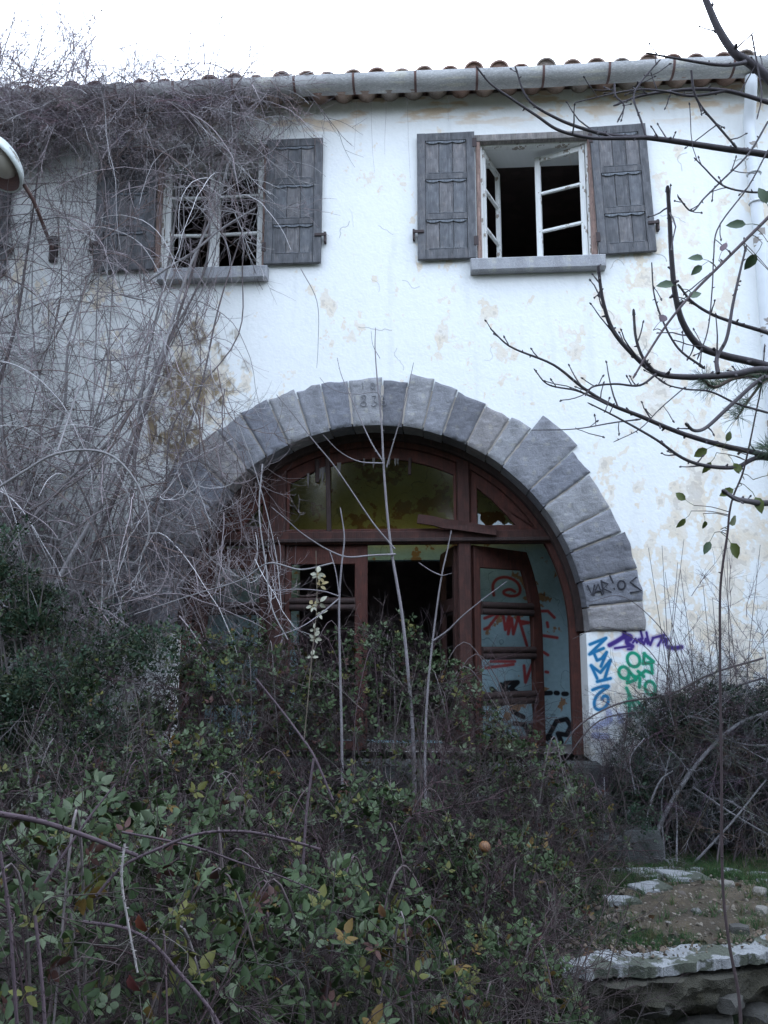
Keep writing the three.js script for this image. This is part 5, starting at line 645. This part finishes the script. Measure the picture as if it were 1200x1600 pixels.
// thick old canes reaching out of the near brambles
NEARCANES.forEach(([a, b, pts], k) => {
  const R = rng(900 + k), mb = new MB(), s = smooth(pts, 7); mb.tube(s, a * 0.66, b * 0.6, 7, [1, 1, 1], true);
  for (let i = 1; i < s.length - 1; i++) for (let h = 0; h < 2; h++) if (R() < 0.75) { const d = unit(R, 0, 0.3, 0.2), p = s[i], r = lerp(a, b, i / s.length) * 0.72; mb.tube([[p[0] + d[0] * r * 0.6, p[1] + d[1] * r * 0.6, p[2] + d[2] * r * 0.6], [p[0] + d[0] * (r + 0.008), p[1] + d[1] * (r + 0.008), p[2] + d[2] * (r + 0.008)]], 0.0022, 0.0003, 3, [1, 1, 1]); }
  const lab = ['thick pale purple thorny cane cut off at its end, lower left', 'arching thorny cane rising right from under the cut cane', 'thorny cane falling to the bottom edge left of centre', 'thin pale stem hanging from the cut cane', 'upright cane at the left edge of the picture', 'second upright cane from the left edge', 'thin cane sloping down right below the arching cane', 'dark cane leaning up across the cut cane', 'thick cane leaning left in front of the doorway thicket', 'upright stout cane in the middle of the brambles'][k];
  top(mesh('bramble_cane', mb.geo(), k === 3 ? M.bark(0.3, 0.27, 0.26) : M.bark(0.075, 0.048, 0.058, 0.85), scene), lab, 'cane', 'old bramble canes');
});

// ---- saplings in front of the door
function traced(name, label, category, data, mat, group, opt = {}) {
  const R = rng(opt.seed ?? 5), g = thing(name, label, category, [0, 0, 0], group);
  data.forEach(([a, b, pts], k) => {
    const p0 = pts.slice(); if (k === 0 && opt.ground) p0.unshift([p0[0][0] + 0.02, groundY(p0[0][0], p0[0][2]) - 0.1, p0[0][2]]);
    const rs = opt.rs ?? 1, s = smooth(p0, 6), mb = new MB(); a *= rs; b *= rs; mb.tube(s, a, b, 7, [1, 1, 1], true);
    if (opt.buds) for (let i = 2; i < s.length; i++) if (R() < opt.buds) { const r = lerp(a, b, i / s.length), d = unit(R, 0, 0.2, 0), L = 0.006 + r * (0.8 + R()); mb.tube([s[i], [s[i][0] + d[0] * L, s[i][1] + d[1] * L, s[i][2] + d[2] * L]], r * 0.75 + 0.001, r * 0.35, 5, [1, 1, 1], true); }
    if (opt.buds) { const e = s[s.length - 1], f = s[s.length - 2]; mb.tube([f, e, [e[0] + (e[0] - f[0]) * 0.3, e[1] + (e[1] - f[1]) * 0.3, e[2] + (e[2] - f[2]) * 0.3]], b * 1.5, b * 0.5, 5, [1, 1, 1], true); }
    mesh(k === 0 && opt.ground ? 'trunk' : 'branch', mb.geo(), mat, g);
    if (opt.spurs) for (let i = 3; i < s.length - 1; i++) if (R() < opt.spurs) { const t = (s[i + 1][0] - s[i][0]) * 20, d = unit(R, t, 0.3 + (s[i + 1][1] - s[i][1]) * 12, 0), L = 0.03 + 0.1 * R() * R() + (R() < 0.2 ? 0.2 * R() : 0); const w = walk(R, s[i], d, L, 4, 0.2, -0.05), q = new MB(); q.tube(w, Math.min(0.0035, lerp(a, b, i / s.length) * 0.6), 0.0018, 5, [1, 1, 1], true); const e = w[4]; q.tube([e, [e[0] + d[0] * 0.008, e[1] + d[1] * 0.008, e[2] + d[2] * 0.008]], 0.0042, 0.002, 5, [1, 1, 1], true); mesh('spur_twig', q.geo(), mat, g); }
  });
  return g;
}
const paleBark = M.bark(0.24, 0.215, 0.225, 0.8);
traced('bare_sapling', 'tall bare sapling with a pale trunk in front of the doorway', 'sapling', SAPLING, paleBark, undefined, { ground: true, rs: 0.6, buds: 0.12, seed: 8 });
traced('bare_sapling', 'thin straight bare shoot left of the tall sapling', 'sapling', SHOOT_A, paleBark, undefined, { ground: true, rs: 0.75, buds: 0.08, seed: 9 });
traced('bare_sapling', 'slanting bare shoot right of the tall sapling', 'sapling', SHOOT_B, paleBark, undefined, { ground: true, rs: 0.75, buds: 0.08, seed: 10 });
{ // pale-leaved spray hanging before the left door leaf
  const g = thing('leafy_sprig', 'upright sprig of pale cream leaves in front of the closed door leaf', 'sprig'), R = rng(61), pts = smooth([[-0.9, 1.4, 1.75], [-0.86, 1.9, 1.75], [-0.83, 2.25, 1.75], [-0.84, 2.62, 1.75]], 6); stemPart(g, pts, 0.004, 0.002, M.bark(0.2, 0.16, 0.12));
  M.paleLeaf = [std({ color: lin(0.30, 0.29, 0.22), map: leafTexR, vertexColors: true, roughness: 0.6 }), std({ color: lin(0.22, 0.17, 0.07), map: leafTexR, vertexColors: true, roughness: 0.6 })];
  for (let k = 0; k < 10; k++) { const p = pts[5 + (R() * 14 | 0)] ?? pts[18], l = mesh('leaf', BRAMBLE[k % 8], M.paleLeaf[k < 3 ? 1 : 0], g); l.position.set(...p); l.rotation.set(-0.5 + randn(R) * 0.5, randn(R) * 0.5, randn(R) * 1.5); l.scale.setScalar(0.75 + 0.3 * R()); }
}

// ---- bare tree on the right, its trunk just outside the picture
{
  const dk = M.bark(0.085, 0.072, 0.08, 0.85), t = traced('bare_tree', 'bare budding tree reaching its branches across the wall from the right', 'tree', TREE, dk, undefined, { buds: 0.25, spurs: 0.17, rs: 0.72, seed: 21 });
  mesh('trunk', new MB().tube(smooth([[1.98, -0.1, 3.95], [1.97, 1.2, 4.0], [1.9, 2.3, 4.08], [1.86, 2.75, 4.1], [1.78, 3.4, 4.1], [1.72, 4.3, 4.05], [1.7, 5.2, 4.0]], 6), 0.07, 0.028, 10, [1, 1, 1], true).geo(), dk, t);
  const green = [std({ color: lin(0.06, 0.1, 0.045), map: leafTexR, vertexColors: true, roughness: 0.55 }), std({ color: lin(0.12, 0.15, 0.035), map: leafTexR, vertexColors: true, roughness: 0.55 }), std({ color: lin(0.10, 0.055, 0.075), map: leafTexR, vertexColors: true, roughness: 0.6 })];
  M.petiole = M.bark(0.1, 0.075, 0.05);
  const one = [5, 6, 7].map((k) => compoundGeo(k * 11, 1, 0.05)), leafAt = (parent, list, data) => { const R = rng(list.length * 3 + 7), cv = smooth(data[0][2], 12); for (const [x, y, z, rz, s, c] of list) { const q = cv.reduce((a, p) => Math.hypot(p[0] - x, p[1] - y, p[2] - z) < Math.hypot(a[0] - x, a[1] - y, a[2] - z) ? p : a); stemPart(parent, smooth([q, [lerp(q[0], x, 0.5), lerp(q[1], y, 0.5) + 0.006, lerp(q[2], z, 0.5)], [x, y, z]], 3), 0.0016, 0.0012, M.petiole, 'petiole', 4); const l = mesh('leaf', one[R() * 3 | 0], green[c], parent); l.position.set(x, y, z); l.rotation.set(0.5 * randn(R), 0.6 * randn(R), rz); l.scale.setScalar(s); } };
  const lv = traced('leafy_twig', 'thin twig with round dark green leaves crossing the right branches', 'twig', LEAFY, M.bark(0.11, 0.08, 0.085), undefined, { buds: 0.1, seed: 31 });
  leafAt(lv, [[1.07, 3.36, 4.62, 0.3, 1.3, 0], [1.07, 3.34, 4.62, -1.2, 1.4, 0], [1.03, 3.33, 4.63, 1.4, 1.2, 0], [1.05, 3.28, 4.62, -2.2, 1.3, 0], [1.03, 3.27, 4.63, 2.6, 1.1, 0], [0.86, 3.19, 4.66, 1.2, 0.9, 0], [0.88, 3.2, 4.66, -0.4, 0.8, 2], [0.85, 3.2, 4.66, 2.2, 0.8, 0], [0.76, 3.1, 4.68, 1.4, 1.0, 0], [0.74, 3.06, 4.68, -1.3, 0.9, 0], [0.655, 2.96, 4.7, -0.7, 0.9, 2], [1.09, 3.14, 4.6, -1.2, 1.1, 0], [1.12, 3.1, 4.6, -2.4, 0.9, 0]], LEAFY);
  const ts = traced('tall_bramble_shoot', 'single tall dark shoot at the right with a few green leaves up high', 'shoot', TALL, M.bark(0.062, 0.04, 0.042), undefined, { ground: true, rs: 0.6, buds: 0.1, seed: 33 });
  leafAt(ts, [[0.99, 2.71, 4.22, 1.9, 1.1, 1], [1.0, 2.69, 4.22, -0.5, 0.9, 1], [0.98, 2.68, 4.22, 2.6, 1.0, 1], [1.02, 2.67, 4.22, -2.7, 0.9, 1], [1.1, 2.58, 4.22, -1.3, 1.4, 1], [1.07, 2.58, 4.22, 0.4, 0.8, 1], [1.06, 2.56, 4.22, 2.0, 1.0, 1], [1.08, 2.55, 4.22, -2.8, 1.2, 1], [0.89, 2.49, 4.22, 1.0, 0.9, 1], [0.88, 2.47, 4.22, 2.4, 0.9, 1], [0.92, 2.46, 4.22, -2.9, 0.7, 1], [0.95, 2.39, 4.24, 2.6, 1.0, 0], [0.97, 2.40, 4.24, -1.2, 1.3, 1], [0.97, 2.39, 4.24, -2.5, 1.3, 1]], TALL);
  const R = rng(71), pine = traced('young_pine', 'young pine at the right edge showing one needled branch tip', 'pine', PINE, M.bark(0.14, 0.1, 0.08), undefined, {});
  mesh('trunk', new MB().tube([[1.95, -0.1, 3.6], [1.9, 2, 3.75], [1.84, 3.3, 3.98], [1.8, 4, 4.0]], 0.04, 0.018, 8, [1, 1, 1]).geo(), M.bark(0.14, 0.1, 0.08), pine);
  const nd = new MB(); for (const [, , pts] of PINE) { const s = smooth(pts, 8); for (let i = 8; i < s.length; i++) for (let k = 0; k < 15; k++) { const d = unit(R, (s[i][0] - s[i - 1][0]) * 40, 0.15, 0); const L = 0.045 + 0.03 * R(), p = s[i]; nd.tube([p, [p[0] + d[0] * L * 0.6, p[1] + d[1] * L * 0.6, p[2] + d[2] * L * 0.6], [p[0] + d[0] * L, p[1] + d[1] * L - 0.006, p[2] + d[2] * L]], 0.0008, 0.0004, 3, [0.06 + 0.03 * R(), 0.10 + 0.03 * R(), 0.07]); } }
  mesh('needles', nd.geo(), M.twig, pine).userData = { kind: 'stuff' };
}

// ---- evergreen shrub on the left
function shrub(name, label, cat, blobs, nLeaf, cols, geos, seed, stems, mat = M.leafAny) {
  const R = rng(seed), g = thing(name, label, cat), bm = M.bark(0.09, 0.075, 0.07), spots = [], tw = [];
  const [bx, by, bz] = blobs[0]; for (let k = 0; k < stems; k++) { const [x, y, z] = blobs[R() * blobs.length | 0]; stemPart(g, smooth([[bx + randn(R) * 0.25, 0.3, bz + randn(R) * 0.15], [lerp(bx, x, 0.4) + randn(R) * 0.1, lerp(0.4, y, 0.55), lerp(bz, z, 0.4)], [x + randn(R) * 0.3, y + 0.2 * R(), z + randn(R) * 0.2]], 6), 0.016, 0.004, bm); }
  for (let k = 0; k < nLeaf; k++) { const [x, y, z, rx, ry, rz] = blobs[R() * blobs.length | 0], d = unit(R), q = Math.pow(R(), 0.42); const p = [x + d[0] * rx * q, y + d[1] * ry * q, z + d[2] * rz * q]; if (fbm(p[0] * 2.6 + 7, p[1] * 2.6 + p[2] * 2, 3) < 0.36 + 0.17 * q) continue; const fl = 1 + 0.22 * (R() - 0.3) * q; for (let i = 0; i < 3; i++) p[i] = [x, y, z][i] + (p[i] - [x, y, z][i]) * fl; const v = 0.7 + 0.6 * R(), c = cols[R() * cols.length | 0]; spots.push([p, unit(R, d[0] * 0.6, 0.5 + d[1] * 0.4, d[2] * 0.6), R() * 6.28, 0.7 + 0.6 * R(), [c[0] * v, c[1] * v, c[2] * v]]); if (k % 110 === 0) tw.push([p, unit(R, d[0], 0.5, d[2]), R() * 6, 0.25 + 0.3 * R(), [0.08, 0.07, 0.07]]); }
  scatter('foliage', geos, spots, g, mat); scatter('twigs', SPRAY.slice(0, 4), tw, g); return g;
}
const clumps = (() => { const R = rng(515), o = [[-2.8, 0.9, 1.5, 0.4, 0.3, 0.3]]; while (o.length < 76) { const x = -3.9 + 2.0 * R(), y = 0.7 + 2.4 * R(), top_ = x < -3 ? 3.05 : x < -2.6 ? 2.55 : 2.1, r = 0.11 + 0.2 * R(); if (y + r > top_ + 0.25 * (R() - 0.3)) continue; o.push([x, y, 1.0 + 0.9 * R() * (1.3 - y / 3), r * 1.25, r, r * 1.1]); } return o; })();
shrub('evergreen_shrub', 'shaggy dark evergreen shrub with tiny leaves at the left edge', 'shrub', clumps, 40000, [[0.022, 0.046, 0.026], [0.032, 0.058, 0.034], [0.056, 0.082, 0.054], [0.05, 0.06, 0.03]], SINGLE, 501, 46);
shrub('ivy_clump', 'low dark ivy growing over the end of the stone steps', 'ivy', [[1.15, 0.7, 0.72, 0.4, 0.3, 0.2], [1.3, 0.95, 0.5, 0.3, 0.3, 0.25], [0.75, 0.75, 1.0, 0.3, 0.28, 0.2]], 2200, [[0.03, 0.055, 0.036], [0.045, 0.07, 0.045]], IVY, 502, 4);

// ---- bare thicket at the right of the wall
{
  const R = rng(640), g = thing('bare_shrub', 'leafless tangled shrub piled against the wall below the graffiti on the right', 'shrub'), dark = M.bark(0.10, 0.08, 0.08), lich = M.bark(0.27, 0.26, 0.27);
  const hTop = (x) => 0.4 + 1.25 * sstep(0.85, 1.7, x) * (0.9 + 0.25 * fbm(x * 3, 2, 3)), spots = [], lf = [];
  while (spots.length < 1300) { const x = 0.95 + 2.2 * R(), y = 0.4 + 1.4 * R(); if (y > hTop(x)) continue; spots.push([[x, y, 0.1 + 0.5 * R()], unit(R, -0.1, 0.15, 0), R() * 6.28, 0.2 + 0.38 * R(), R() < 0.85 ? [0.045 + 0.04 * R(), 0.036 + 0.03 * R(), 0.036 + 0.03 * R()] : [0.2, 0.19, 0.2]]); }
  scatter('twigs', [...SPRAY, ...FINE, ...LOOP], spots, g);
  for (let k = 0; k < 15000; k++) { const x = 1.0 + 2.1 * R(), y = 0.55 + 1.2 * R(); if (y > hTop(x) - 0.05 || fbm(x * 4, y * 4, 3) < 0.42) continue; const v = 0.7 + 0.5 * R(); lf.push([[x, y, 0.1 + 0.4 * R()], unit(R, 0, 0.4, 0.4), R() * 6, 0.6 + 0.6 * R(), [0.034 * v, 0.056 * v, 0.036 * v]]); }
  scatter('foliage', IVY, lf, g, M.leafAny);
  const C = (pts, a, b, m) => stemPart(g, smooth(pts.map(([x, y, z]) => [x, y, 0.15 + (z - 0.5) * 0.75]), 6), a, b, m, 'branch');
  C([[1.45, 0.42, 1.15], [1.5, 0.75, 1.1], [1.62, 1.0, 1.05], [1.72, 1.06, 1.0]], 0.009, 0.006, lich); C([[1.5, 0.45, 1.0], [1.68, 0.8, 1.0], [1.95, 1.15, 0.95], [2.25, 1.4, 0.9], [2.5, 1.5, 0.9]], 0.02, 0.012, lich); C([[1.85, 0.95, 1.05], [2.1, 0.78, 1.05], [2.4, 0.6, 1.05]], 0.009, 0.006, lich); C([[1.8, 0.4, 1.1], [2.1, 0.7, 1.1], [2.4, 1.0, 1.0]], 0.01, 0.006, lich); C([[1.5, 0.55, 1.2], [1.6, 0.45, 1.25], [1.72, 0.36, 1.3]], 0.008, 0.005, lich); C([[1.15, 0.42, 1.1], [1.2, 0.75, 1.0], [1.22, 1.0, 0.9]], 0.008, 0.005, lich); C([[1.42, 0.9, 1.1], [1.4, 1.15, 1.05], [1.52, 1.3, 1.0]], 0.006, 0.004, lich); C([[2.0, 1.35, 0.9], [2.3, 1.25, 0.95], [2.6, 1.28, 1]], 0.008, 0.005, lich);
  for (let k = 0; k < 12; k++) { const x = 1.4 + 1.2 * R(); C([[x, 0.4, 0.9 + 0.4 * R()], [x + randn(R) * 0.25, 0.9, 0.95], [x + randn(R) * 0.5, 1.3 + 0.3 * R(), 0.9]], 0.008, 0.004, R() < 0.4 ? lich : dark); }
  C([[0.75, 0.95, 1.05], [1.0, 1.35, 0.95], [1.35, 1.55, 0.9], [1.75, 1.62, 0.85], [2.1, 1.78, 0.8], [2.5, 1.9, 0.8]], 0.006, 0.009, dark); C([[0.9, 1.1, 0.95], [1.2, 1.42, 0.9], [1.6, 1.5, 0.85], [2.0, 1.6, 0.8], [2.5, 1.75, 0.8]], 0.005, 0.007, dark); C([[1.2, 2.35, 0.6], [1.45, 2.4, 0.6], [1.7, 2.2, 0.65], [1.85, 1.95, 0.7], [1.95, 1.6, 0.75]], 0.002, 0.005, dark); C([[1.05, 2.05, 0.6], [1.3, 2.15, 0.6], [1.6, 2.0, 0.7], [1.8, 1.7, 0.75]], 0.002, 0.004, dark);
  // tall thin whips above it
  const wl = []; for (let k = 0; k < 15; k++) { const x0 = 1.6 + 0.8 * R(), xt = x0 + randn(R) * 0.35, yt = 2.05 + 0.85 * R(); const p = smooth([[x0, 0.9, 0.8], [lerp(x0, xt, 0.4) + randn(R) * 0.08, 1.6, 0.75], [xt, yt, 0.7]], 8); C(p.filter((_, i) => i % 2 === 0), 0.0055, 0.0018, dark); for (let i = 0; i < 3; i++) { const q = p[7 + (R() * 9 | 0)]; wl.push([q, unit(R, 0, 0.8, 0, 1, 0.4, 0.6), R() * 6, 0.15 + 0.3 * R(), [0.10, 0.075, 0.08]]); } }
  scatter('twigs', SPRAY, wl, g);
}

// ---- trees standing behind the viewer and to the left, which keep the low sky off the ground and the foot of the wall
{
  const R = rng(4040), clump = [1, 2].map((k) => { const Q = rng(k * 3), mb = new MB(); for (let i = 0; i < 26; i++) { const d = unit(Q), o = V(randn(Q) * 0.3, randn(Q) * 0.22, randn(Q) * 0.3), n = V(...unit(Q, 0, 0.8, 0)), dd = V(...d); n.addScaledVector(dd, -n.dot(dd)).normalize(); mb.leaf(o, dd, n, 0.3, 0.16, [1, 1, 1]); } return mb.geo(); });
  const bm = M.bark(0.1, 0.085, 0.075);
  [[-9.5, 15, 9], [-5.5, 16.5, 10], [-1.5, 15.5, 8.5], [2.5, 16.5, 10], [6.5, 15, 9], [10.5, 14, 9], [-11, 9, 8], [-10.5, 3.5, 7.5], [11, 8.5, 8]].forEach(([x, z, h], k) => {
    const y0 = groundY(x, z), t = thing('woodland_tree', ['first','second','third','fourth','fifth','sixth','seventh','eighth','ninth'][k] + ' of the evergreen woodland trees outside the picture, facing the house', 'tree', [x, y0, z], 'woodland trees outside the picture'); mesh('trunk', new MB().tube(smooth([[0, -0.2, 0], [0.1, h * 0.4, 0.05], [0, h * 0.95, 0]], 5), 0.2, 0.04, 8, [1, 1, 1]).geo(), bm, t);
    for (let i = 0; i < 8; i++) { const a = R() * 6.28, y = h * (0.25 + 0.55 * R()); stemPart(t, [[0, y, 0], [Math.cos(a) * 0.8, y + 0.4, Math.sin(a) * 0.8], [Math.cos(a) * 1.6, y + 0.9, Math.sin(a) * 1.6]], 0.06, 0.02, bm, 'limb'); }
    const sp = []; for (let i = 0; i < 420; i++) { const t2 = Math.pow(R(), 0.8), y = h * (0.16 + 0.86 * t2), r = 2.3 * Math.sqrt(Math.max(0.02, 1 - t2 * t2)) * Math.sqrt(R()) * (0.75 + 0.4 * R()), a = R() * 6.28; sp.push([[Math.cos(a) * r, y, Math.sin(a) * r], unit(R), R() * 6, 0.8 + 0.7 * R(), [0.045, 0.07, 0.042]]); }
    const cr = new THREE.Group(); cr.name = 'crown'; t.add(cr); scatter('foliage', clump, sp, cr, M.twig);
  });
}

// ---- grass, leaf litter, grit
{
  const R = rng(777), tuft = [1, 2, 3].map((k) => { const Q = rng(k), mb = new MB(); for (let i = 0; i < 12; i++) { const d = unit(Q, 0, 1.2, 0, 0.8, 0.2, 0.8), L = 0.05 + 0.07 * Q(), o = [randn(Q) * 0.02, 0, randn(Q) * 0.02], v = 0.7 + 0.6 * Q(); mb.tube([o, [o[0] + d[0] * L * 0.5, d[1] * L * 0.5, o[2] + d[2] * L * 0.5], [o[0] + d[0] * L * 1.2, d[1] * L * 0.85, o[2] + d[2] * L * 1.2]], 0.0022, 0.0004, 3, [v, v, v]); } return mb.geo(); });
  const grass = new THREE.Group(); grass.name = 'grass'; grass.userData = { kind: 'stuff', label: 'short green grass between the shrub and the path', category: 'grass' }; scene.add(grass); const sp = [];
  while (sp.length < 6500) { const x = 0.6 + 2.8 * R(), z = 0.1 + 2.3 * R(), a = z < 0.98 + 0.12 * (fbm(x * 3, 3, 2) - 0.5) ? 1 : z < 1.35 && x < 1.4 ? 0.6 : fbm(x * 2.2, z * 2.2 + 3, 3) > 0.5 ? 0.35 : 0.04; if (R() > a || z > edgeZ(x) - 0.2) continue; const t = R(), v = 0.7 + 0.5 * R(); sp.push([[x, groundY(x, z) - 0.004, z], unit(R, 0, 4, 0), R() * 6, 0.5 + 0.5 * R(), t < 0.8 ? [0.036 * v, 0.085 * v, 0.022 * v] : [0.1 * v, 0.09 * v, 0.04 * v]]); }
  scatter('grass_tufts', tuft, sp, grass);
  const litter = new THREE.Group(); litter.name = 'leaf_litter'; litter.userData = { kind: 'stuff', label: 'dry brown fallen leaves between the brambles and the path', category: 'leaf litter' }; scene.add(litter); const ls = [];
  const dry = [1, 2, 3].map((k) => { const mb = new MB(); const Q = rng(k + 40); mb.leaf(V(0, 0, 0), V(0, 1, 0), V(0.2, 0, 1).normalize(), 0.055, 0.034, [1, 1, 1], 0.35 * (Q() + 0.3), 0.35); return mb.geo(); });
  while (ls.length < 2200) { const x = -0.3 + 2.2 * R(), z = 1.0 + 2.2 * R(), w = Math.exp(-(((x - 0.55) / 0.42) ** 2)) + 0.06; if (R() > w) continue; const t = R(), v = 0.6 + 0.7 * R(); ls.push([[x, groundY(x, z) + 0.012, z], unit(R, 0, 0.1, 0, 1, 0.35, 1), R() * 6, 0.4 + 0.5 * R(), t < 0.6 ? [0.10 * v, 0.075 * v, 0.058 * v] : t < 0.85 ? [0.17 * v, 0.14 * v, 0.12 * v] : [0.13 * v, 0.07 * v, 0.035 * v]]); }
  for (let k = 0; k < 70; k++) { const x = 0.45 + 1.7 * R(), z = edgeZ(x) - 0.28 + 0.24 * R(), v = 0.5 + 0.7 * R(); ls.push([[x, groundY(x, edgeZ(x) - 0.35) + 0.052, z], unit(R, 0, 0.05, 0, 1, 0.2, 1), R() * 6, 0.4 + 0.5 * R(), [0.12 * v, 0.085 * v, 0.06 * v]]); }
  scatter('dry_leaves', dry, ls, litter, std({ color: 0xffffff, vertexColors: true, map: leafTexR, roughness: 0.85 }));
  const grit = new THREE.Group(); grit.name = 'gravel'; grit.userData = { kind: 'stuff', label: 'loose grit and pebbles on the sandy path', category: 'gravel' }; scene.add(grit); const gs = [];
  while (gs.length < 2600) { const x = 0.8 + 2.2 * R(), z = 1.0 + 1.6 * R(); if (z > edgeZ(x) - 0.1) continue; const s = 0.12 + R() * R() * R() * 1.1, v = 0.5 + 0.8 * R(); gs.push([[x, groundY(x, z) + 0.012, z], unit(R), R() * 6, s, [0.17 * v, 0.145 * v, 0.115 * v]]); }
  for (let k = 0; k < 420; k++) { const x = 0.45 + 1.9 * R(), z = edgeZ(x) - 0.28 + 0.24 * R(), v = 0.4 + 0.8 * R(); gs.push([[x, groundY(x, edgeZ(x) - 0.35) + 0.046 + 0.004 * R(), z], unit(R), R() * 6, 0.1 + R() * R() * 0.7, [0.13 * v, 0.11 * v, 0.08 * v]]); }
  scatter('pebbles', [1, 2, 3].map((k) => { const g = rockGeo(k * 9, 0.017, 0.011, 0.014, 1); g.setAttribute('color', new THREE.Float32BufferAttribute(new Float32Array(g.attributes.position.count * 3).fill(1), 3)); return g; }), gs, grit);
  const wd = new THREE.Group(); wd.name = 'weeds'; wd.userData = { kind: 'stuff', label: 'dry grass and weeds below the terrace edge', category: 'weeds' }; scene.add(wd); const ws = [];
  while (ws.length < 2000) { const x = 0.2 + 1.9 * R(), z = edgeZ(x) + 0.03 + 0.4 * R(); const v = 0.6 + 0.6 * R(); ws.push([[x, groundY(x, z), z], unit(R, 0, 2, 0), R() * 6, 0.7 + 1.1 * R(), R() < 0.5 ? [0.05 * v, 0.08 * v, 0.035 * v] : [0.13 * v, 0.115 * v, 0.07 * v]]); }
  scatter('grass_tufts', tuft, ws, wd);
}
// windfall apple caught in the brambles
{ const a = thing('apple', 'yellow-orange apple caught in the brambles beside the path', 'apple', [0.2, 0.965, 2.62]); const pr = []; for (let k = 0; k <= 14; k++) { const t = Math.PI * k / 14, r = 0.031 * Math.sin(t) * (1 + 0.12 * Math.cos(t)), y = -0.029 * Math.cos(t) - (k > 12 ? (k - 12) * 0.004 : 0); pr.push(new THREE.Vector2(Math.max(0.0005, r), y)); }
  mesh('fruit', new THREE.LatheGeometry(pr, 18), std({ color: lin(0.26, 0.12, 0.045), map: rep(stoneTex, 2), roughness: 0.55 }), a); stemPart(a, [[0, 0.022, 0], [0.003, 0.04, 0]], 0.0015, 0.001, M.bark(0.08, 0.06, 0.05)); }
// curled dead leaves hanging in the near brambles
for (const [p, c, label] of [[[-0.775, 1.33, 5.02], [0.14, 0.035, 0.016], 'curled rust-red dead leaf hanging in the near brambles'], [[-0.79, 1.19, 5.02], [0.1, 0.02, 0.02], 'dark red dead leaf hanging below the rust-red one'], [[-0.22, 1.16, 4.3], [0.2, 0.1, 0.045], 'pale brown dead leaf at the end of the arching cane']]) { const mb = new MB(); mb.leaf(V(0, 0, 0), V(0.3, -1, 0).normalize(), V(0, 0, 1), 0.056, 0.024, [1, 1, 1], 0.7, 0.9); const m = top(mesh('dead_leaf', mb.geo(), std({ color: lin(...c), roughness: 0.7, map: leafTexR }), scene), label, 'leaf', 'dead leaves hanging in the brambles'); m.position.set(...p); }

// ---- loose timber on the transom, lamp on the wall
{ const g = new THREE.BoxGeometry(0.72, 0.085, 0.05, 16, 4, 3), p = g.attributes.position; for (let i = 0; i < p.count; i++) { const x = p.getX(i); p.setY(i, p.getY(i) * (1 - 0.25 * Math.abs(x) * (x > 0 ? 1.6 : 0.4)) + 0.018 * (vn(x * 9, 4) - 0.5)); p.setZ(i, p.getZ(i) + 0.01 * (vn(x * 7, p.getY(i) * 30) - 0.5)); } g.computeVertexNormals(); const m = top(mesh('broken_plank', uvm(toCreasedNormals(g, 0.6)), M.door[1], scene), 'broken length of red-brown timber lying slanted on the transom', 'plank'); m.position.set(0.13, 3.075, -0.285); m.rotation.z = -0.15; }
{
  const L = thing('wall_lamp', 'old round white-rimmed lamp on a rusty bracket at the left edge', 'lamp', [-3.655, 5.72, 0]);
  const rel = (l) => l.map(([x, y, z]) => [x + 3.655, y - 5.72, z]);
  stemPart(L, smooth(rel([[-3.655, 5.7, 0.05], [-3.64, 5.82, 0.28], [-3.61, 5.92, 0.55], [-3.62, 5.98, 0.7]]), 6), 0.017, 0.017, M.rust, 'arm', 8);
  mesh('bracket', board(-0.035, 0.035, -0.13, 0.12, 0, 0.06, 0.008), M.iron, L);
  const white = std({ color: lin(0.62, 0.66, 0.64), roughness: 0.5, map: rep(paintTex, 2) });
  const dish = (rs) => new THREE.LatheGeometry(rs.map(([r, y]) => new THREE.Vector2(r, y)), 36), head = mesh('lamp_shade', dish([[0.001, 0.15], [0.08, 0.145], [0.16, 0.115], [0.23, 0.06], [0.262, 0.012], [0.27, 0.0], [0.262, -0.02], [0.25, -0.018]]), white, L);
  head.position.set(-3.88 + 3.655, 6.17 - 5.72, 0.78); head.rotation.set(-0.42, 0, -0.42); head.scale.setScalar(1.15);
  mesh('shade_lining', dish([[0.001, 0.135], [0.08, 0.13], [0.155, 0.1], [0.22, 0.05], [0.249, -0.012]]), std({ color: lin(0.14, 0.075, 0.065), roughness: 0.9, map: rep(stoneTex, 3) }), head);
  const cap = mesh('glass_bowl', dish([[0.001, -0.075], [0.06, -0.07], [0.1, -0.045], [0.115, 0.0], [0.1, 0.05]]), std({ color: lin(0.42, 0.38, 0.32), roughness: 0.5 }), head); cap.position.x = 0.1;
}
scene.traverse((o) => { if (o.isMesh && o.material.transmission) o.castShadow = true; });
renderer.render(scene, camera);
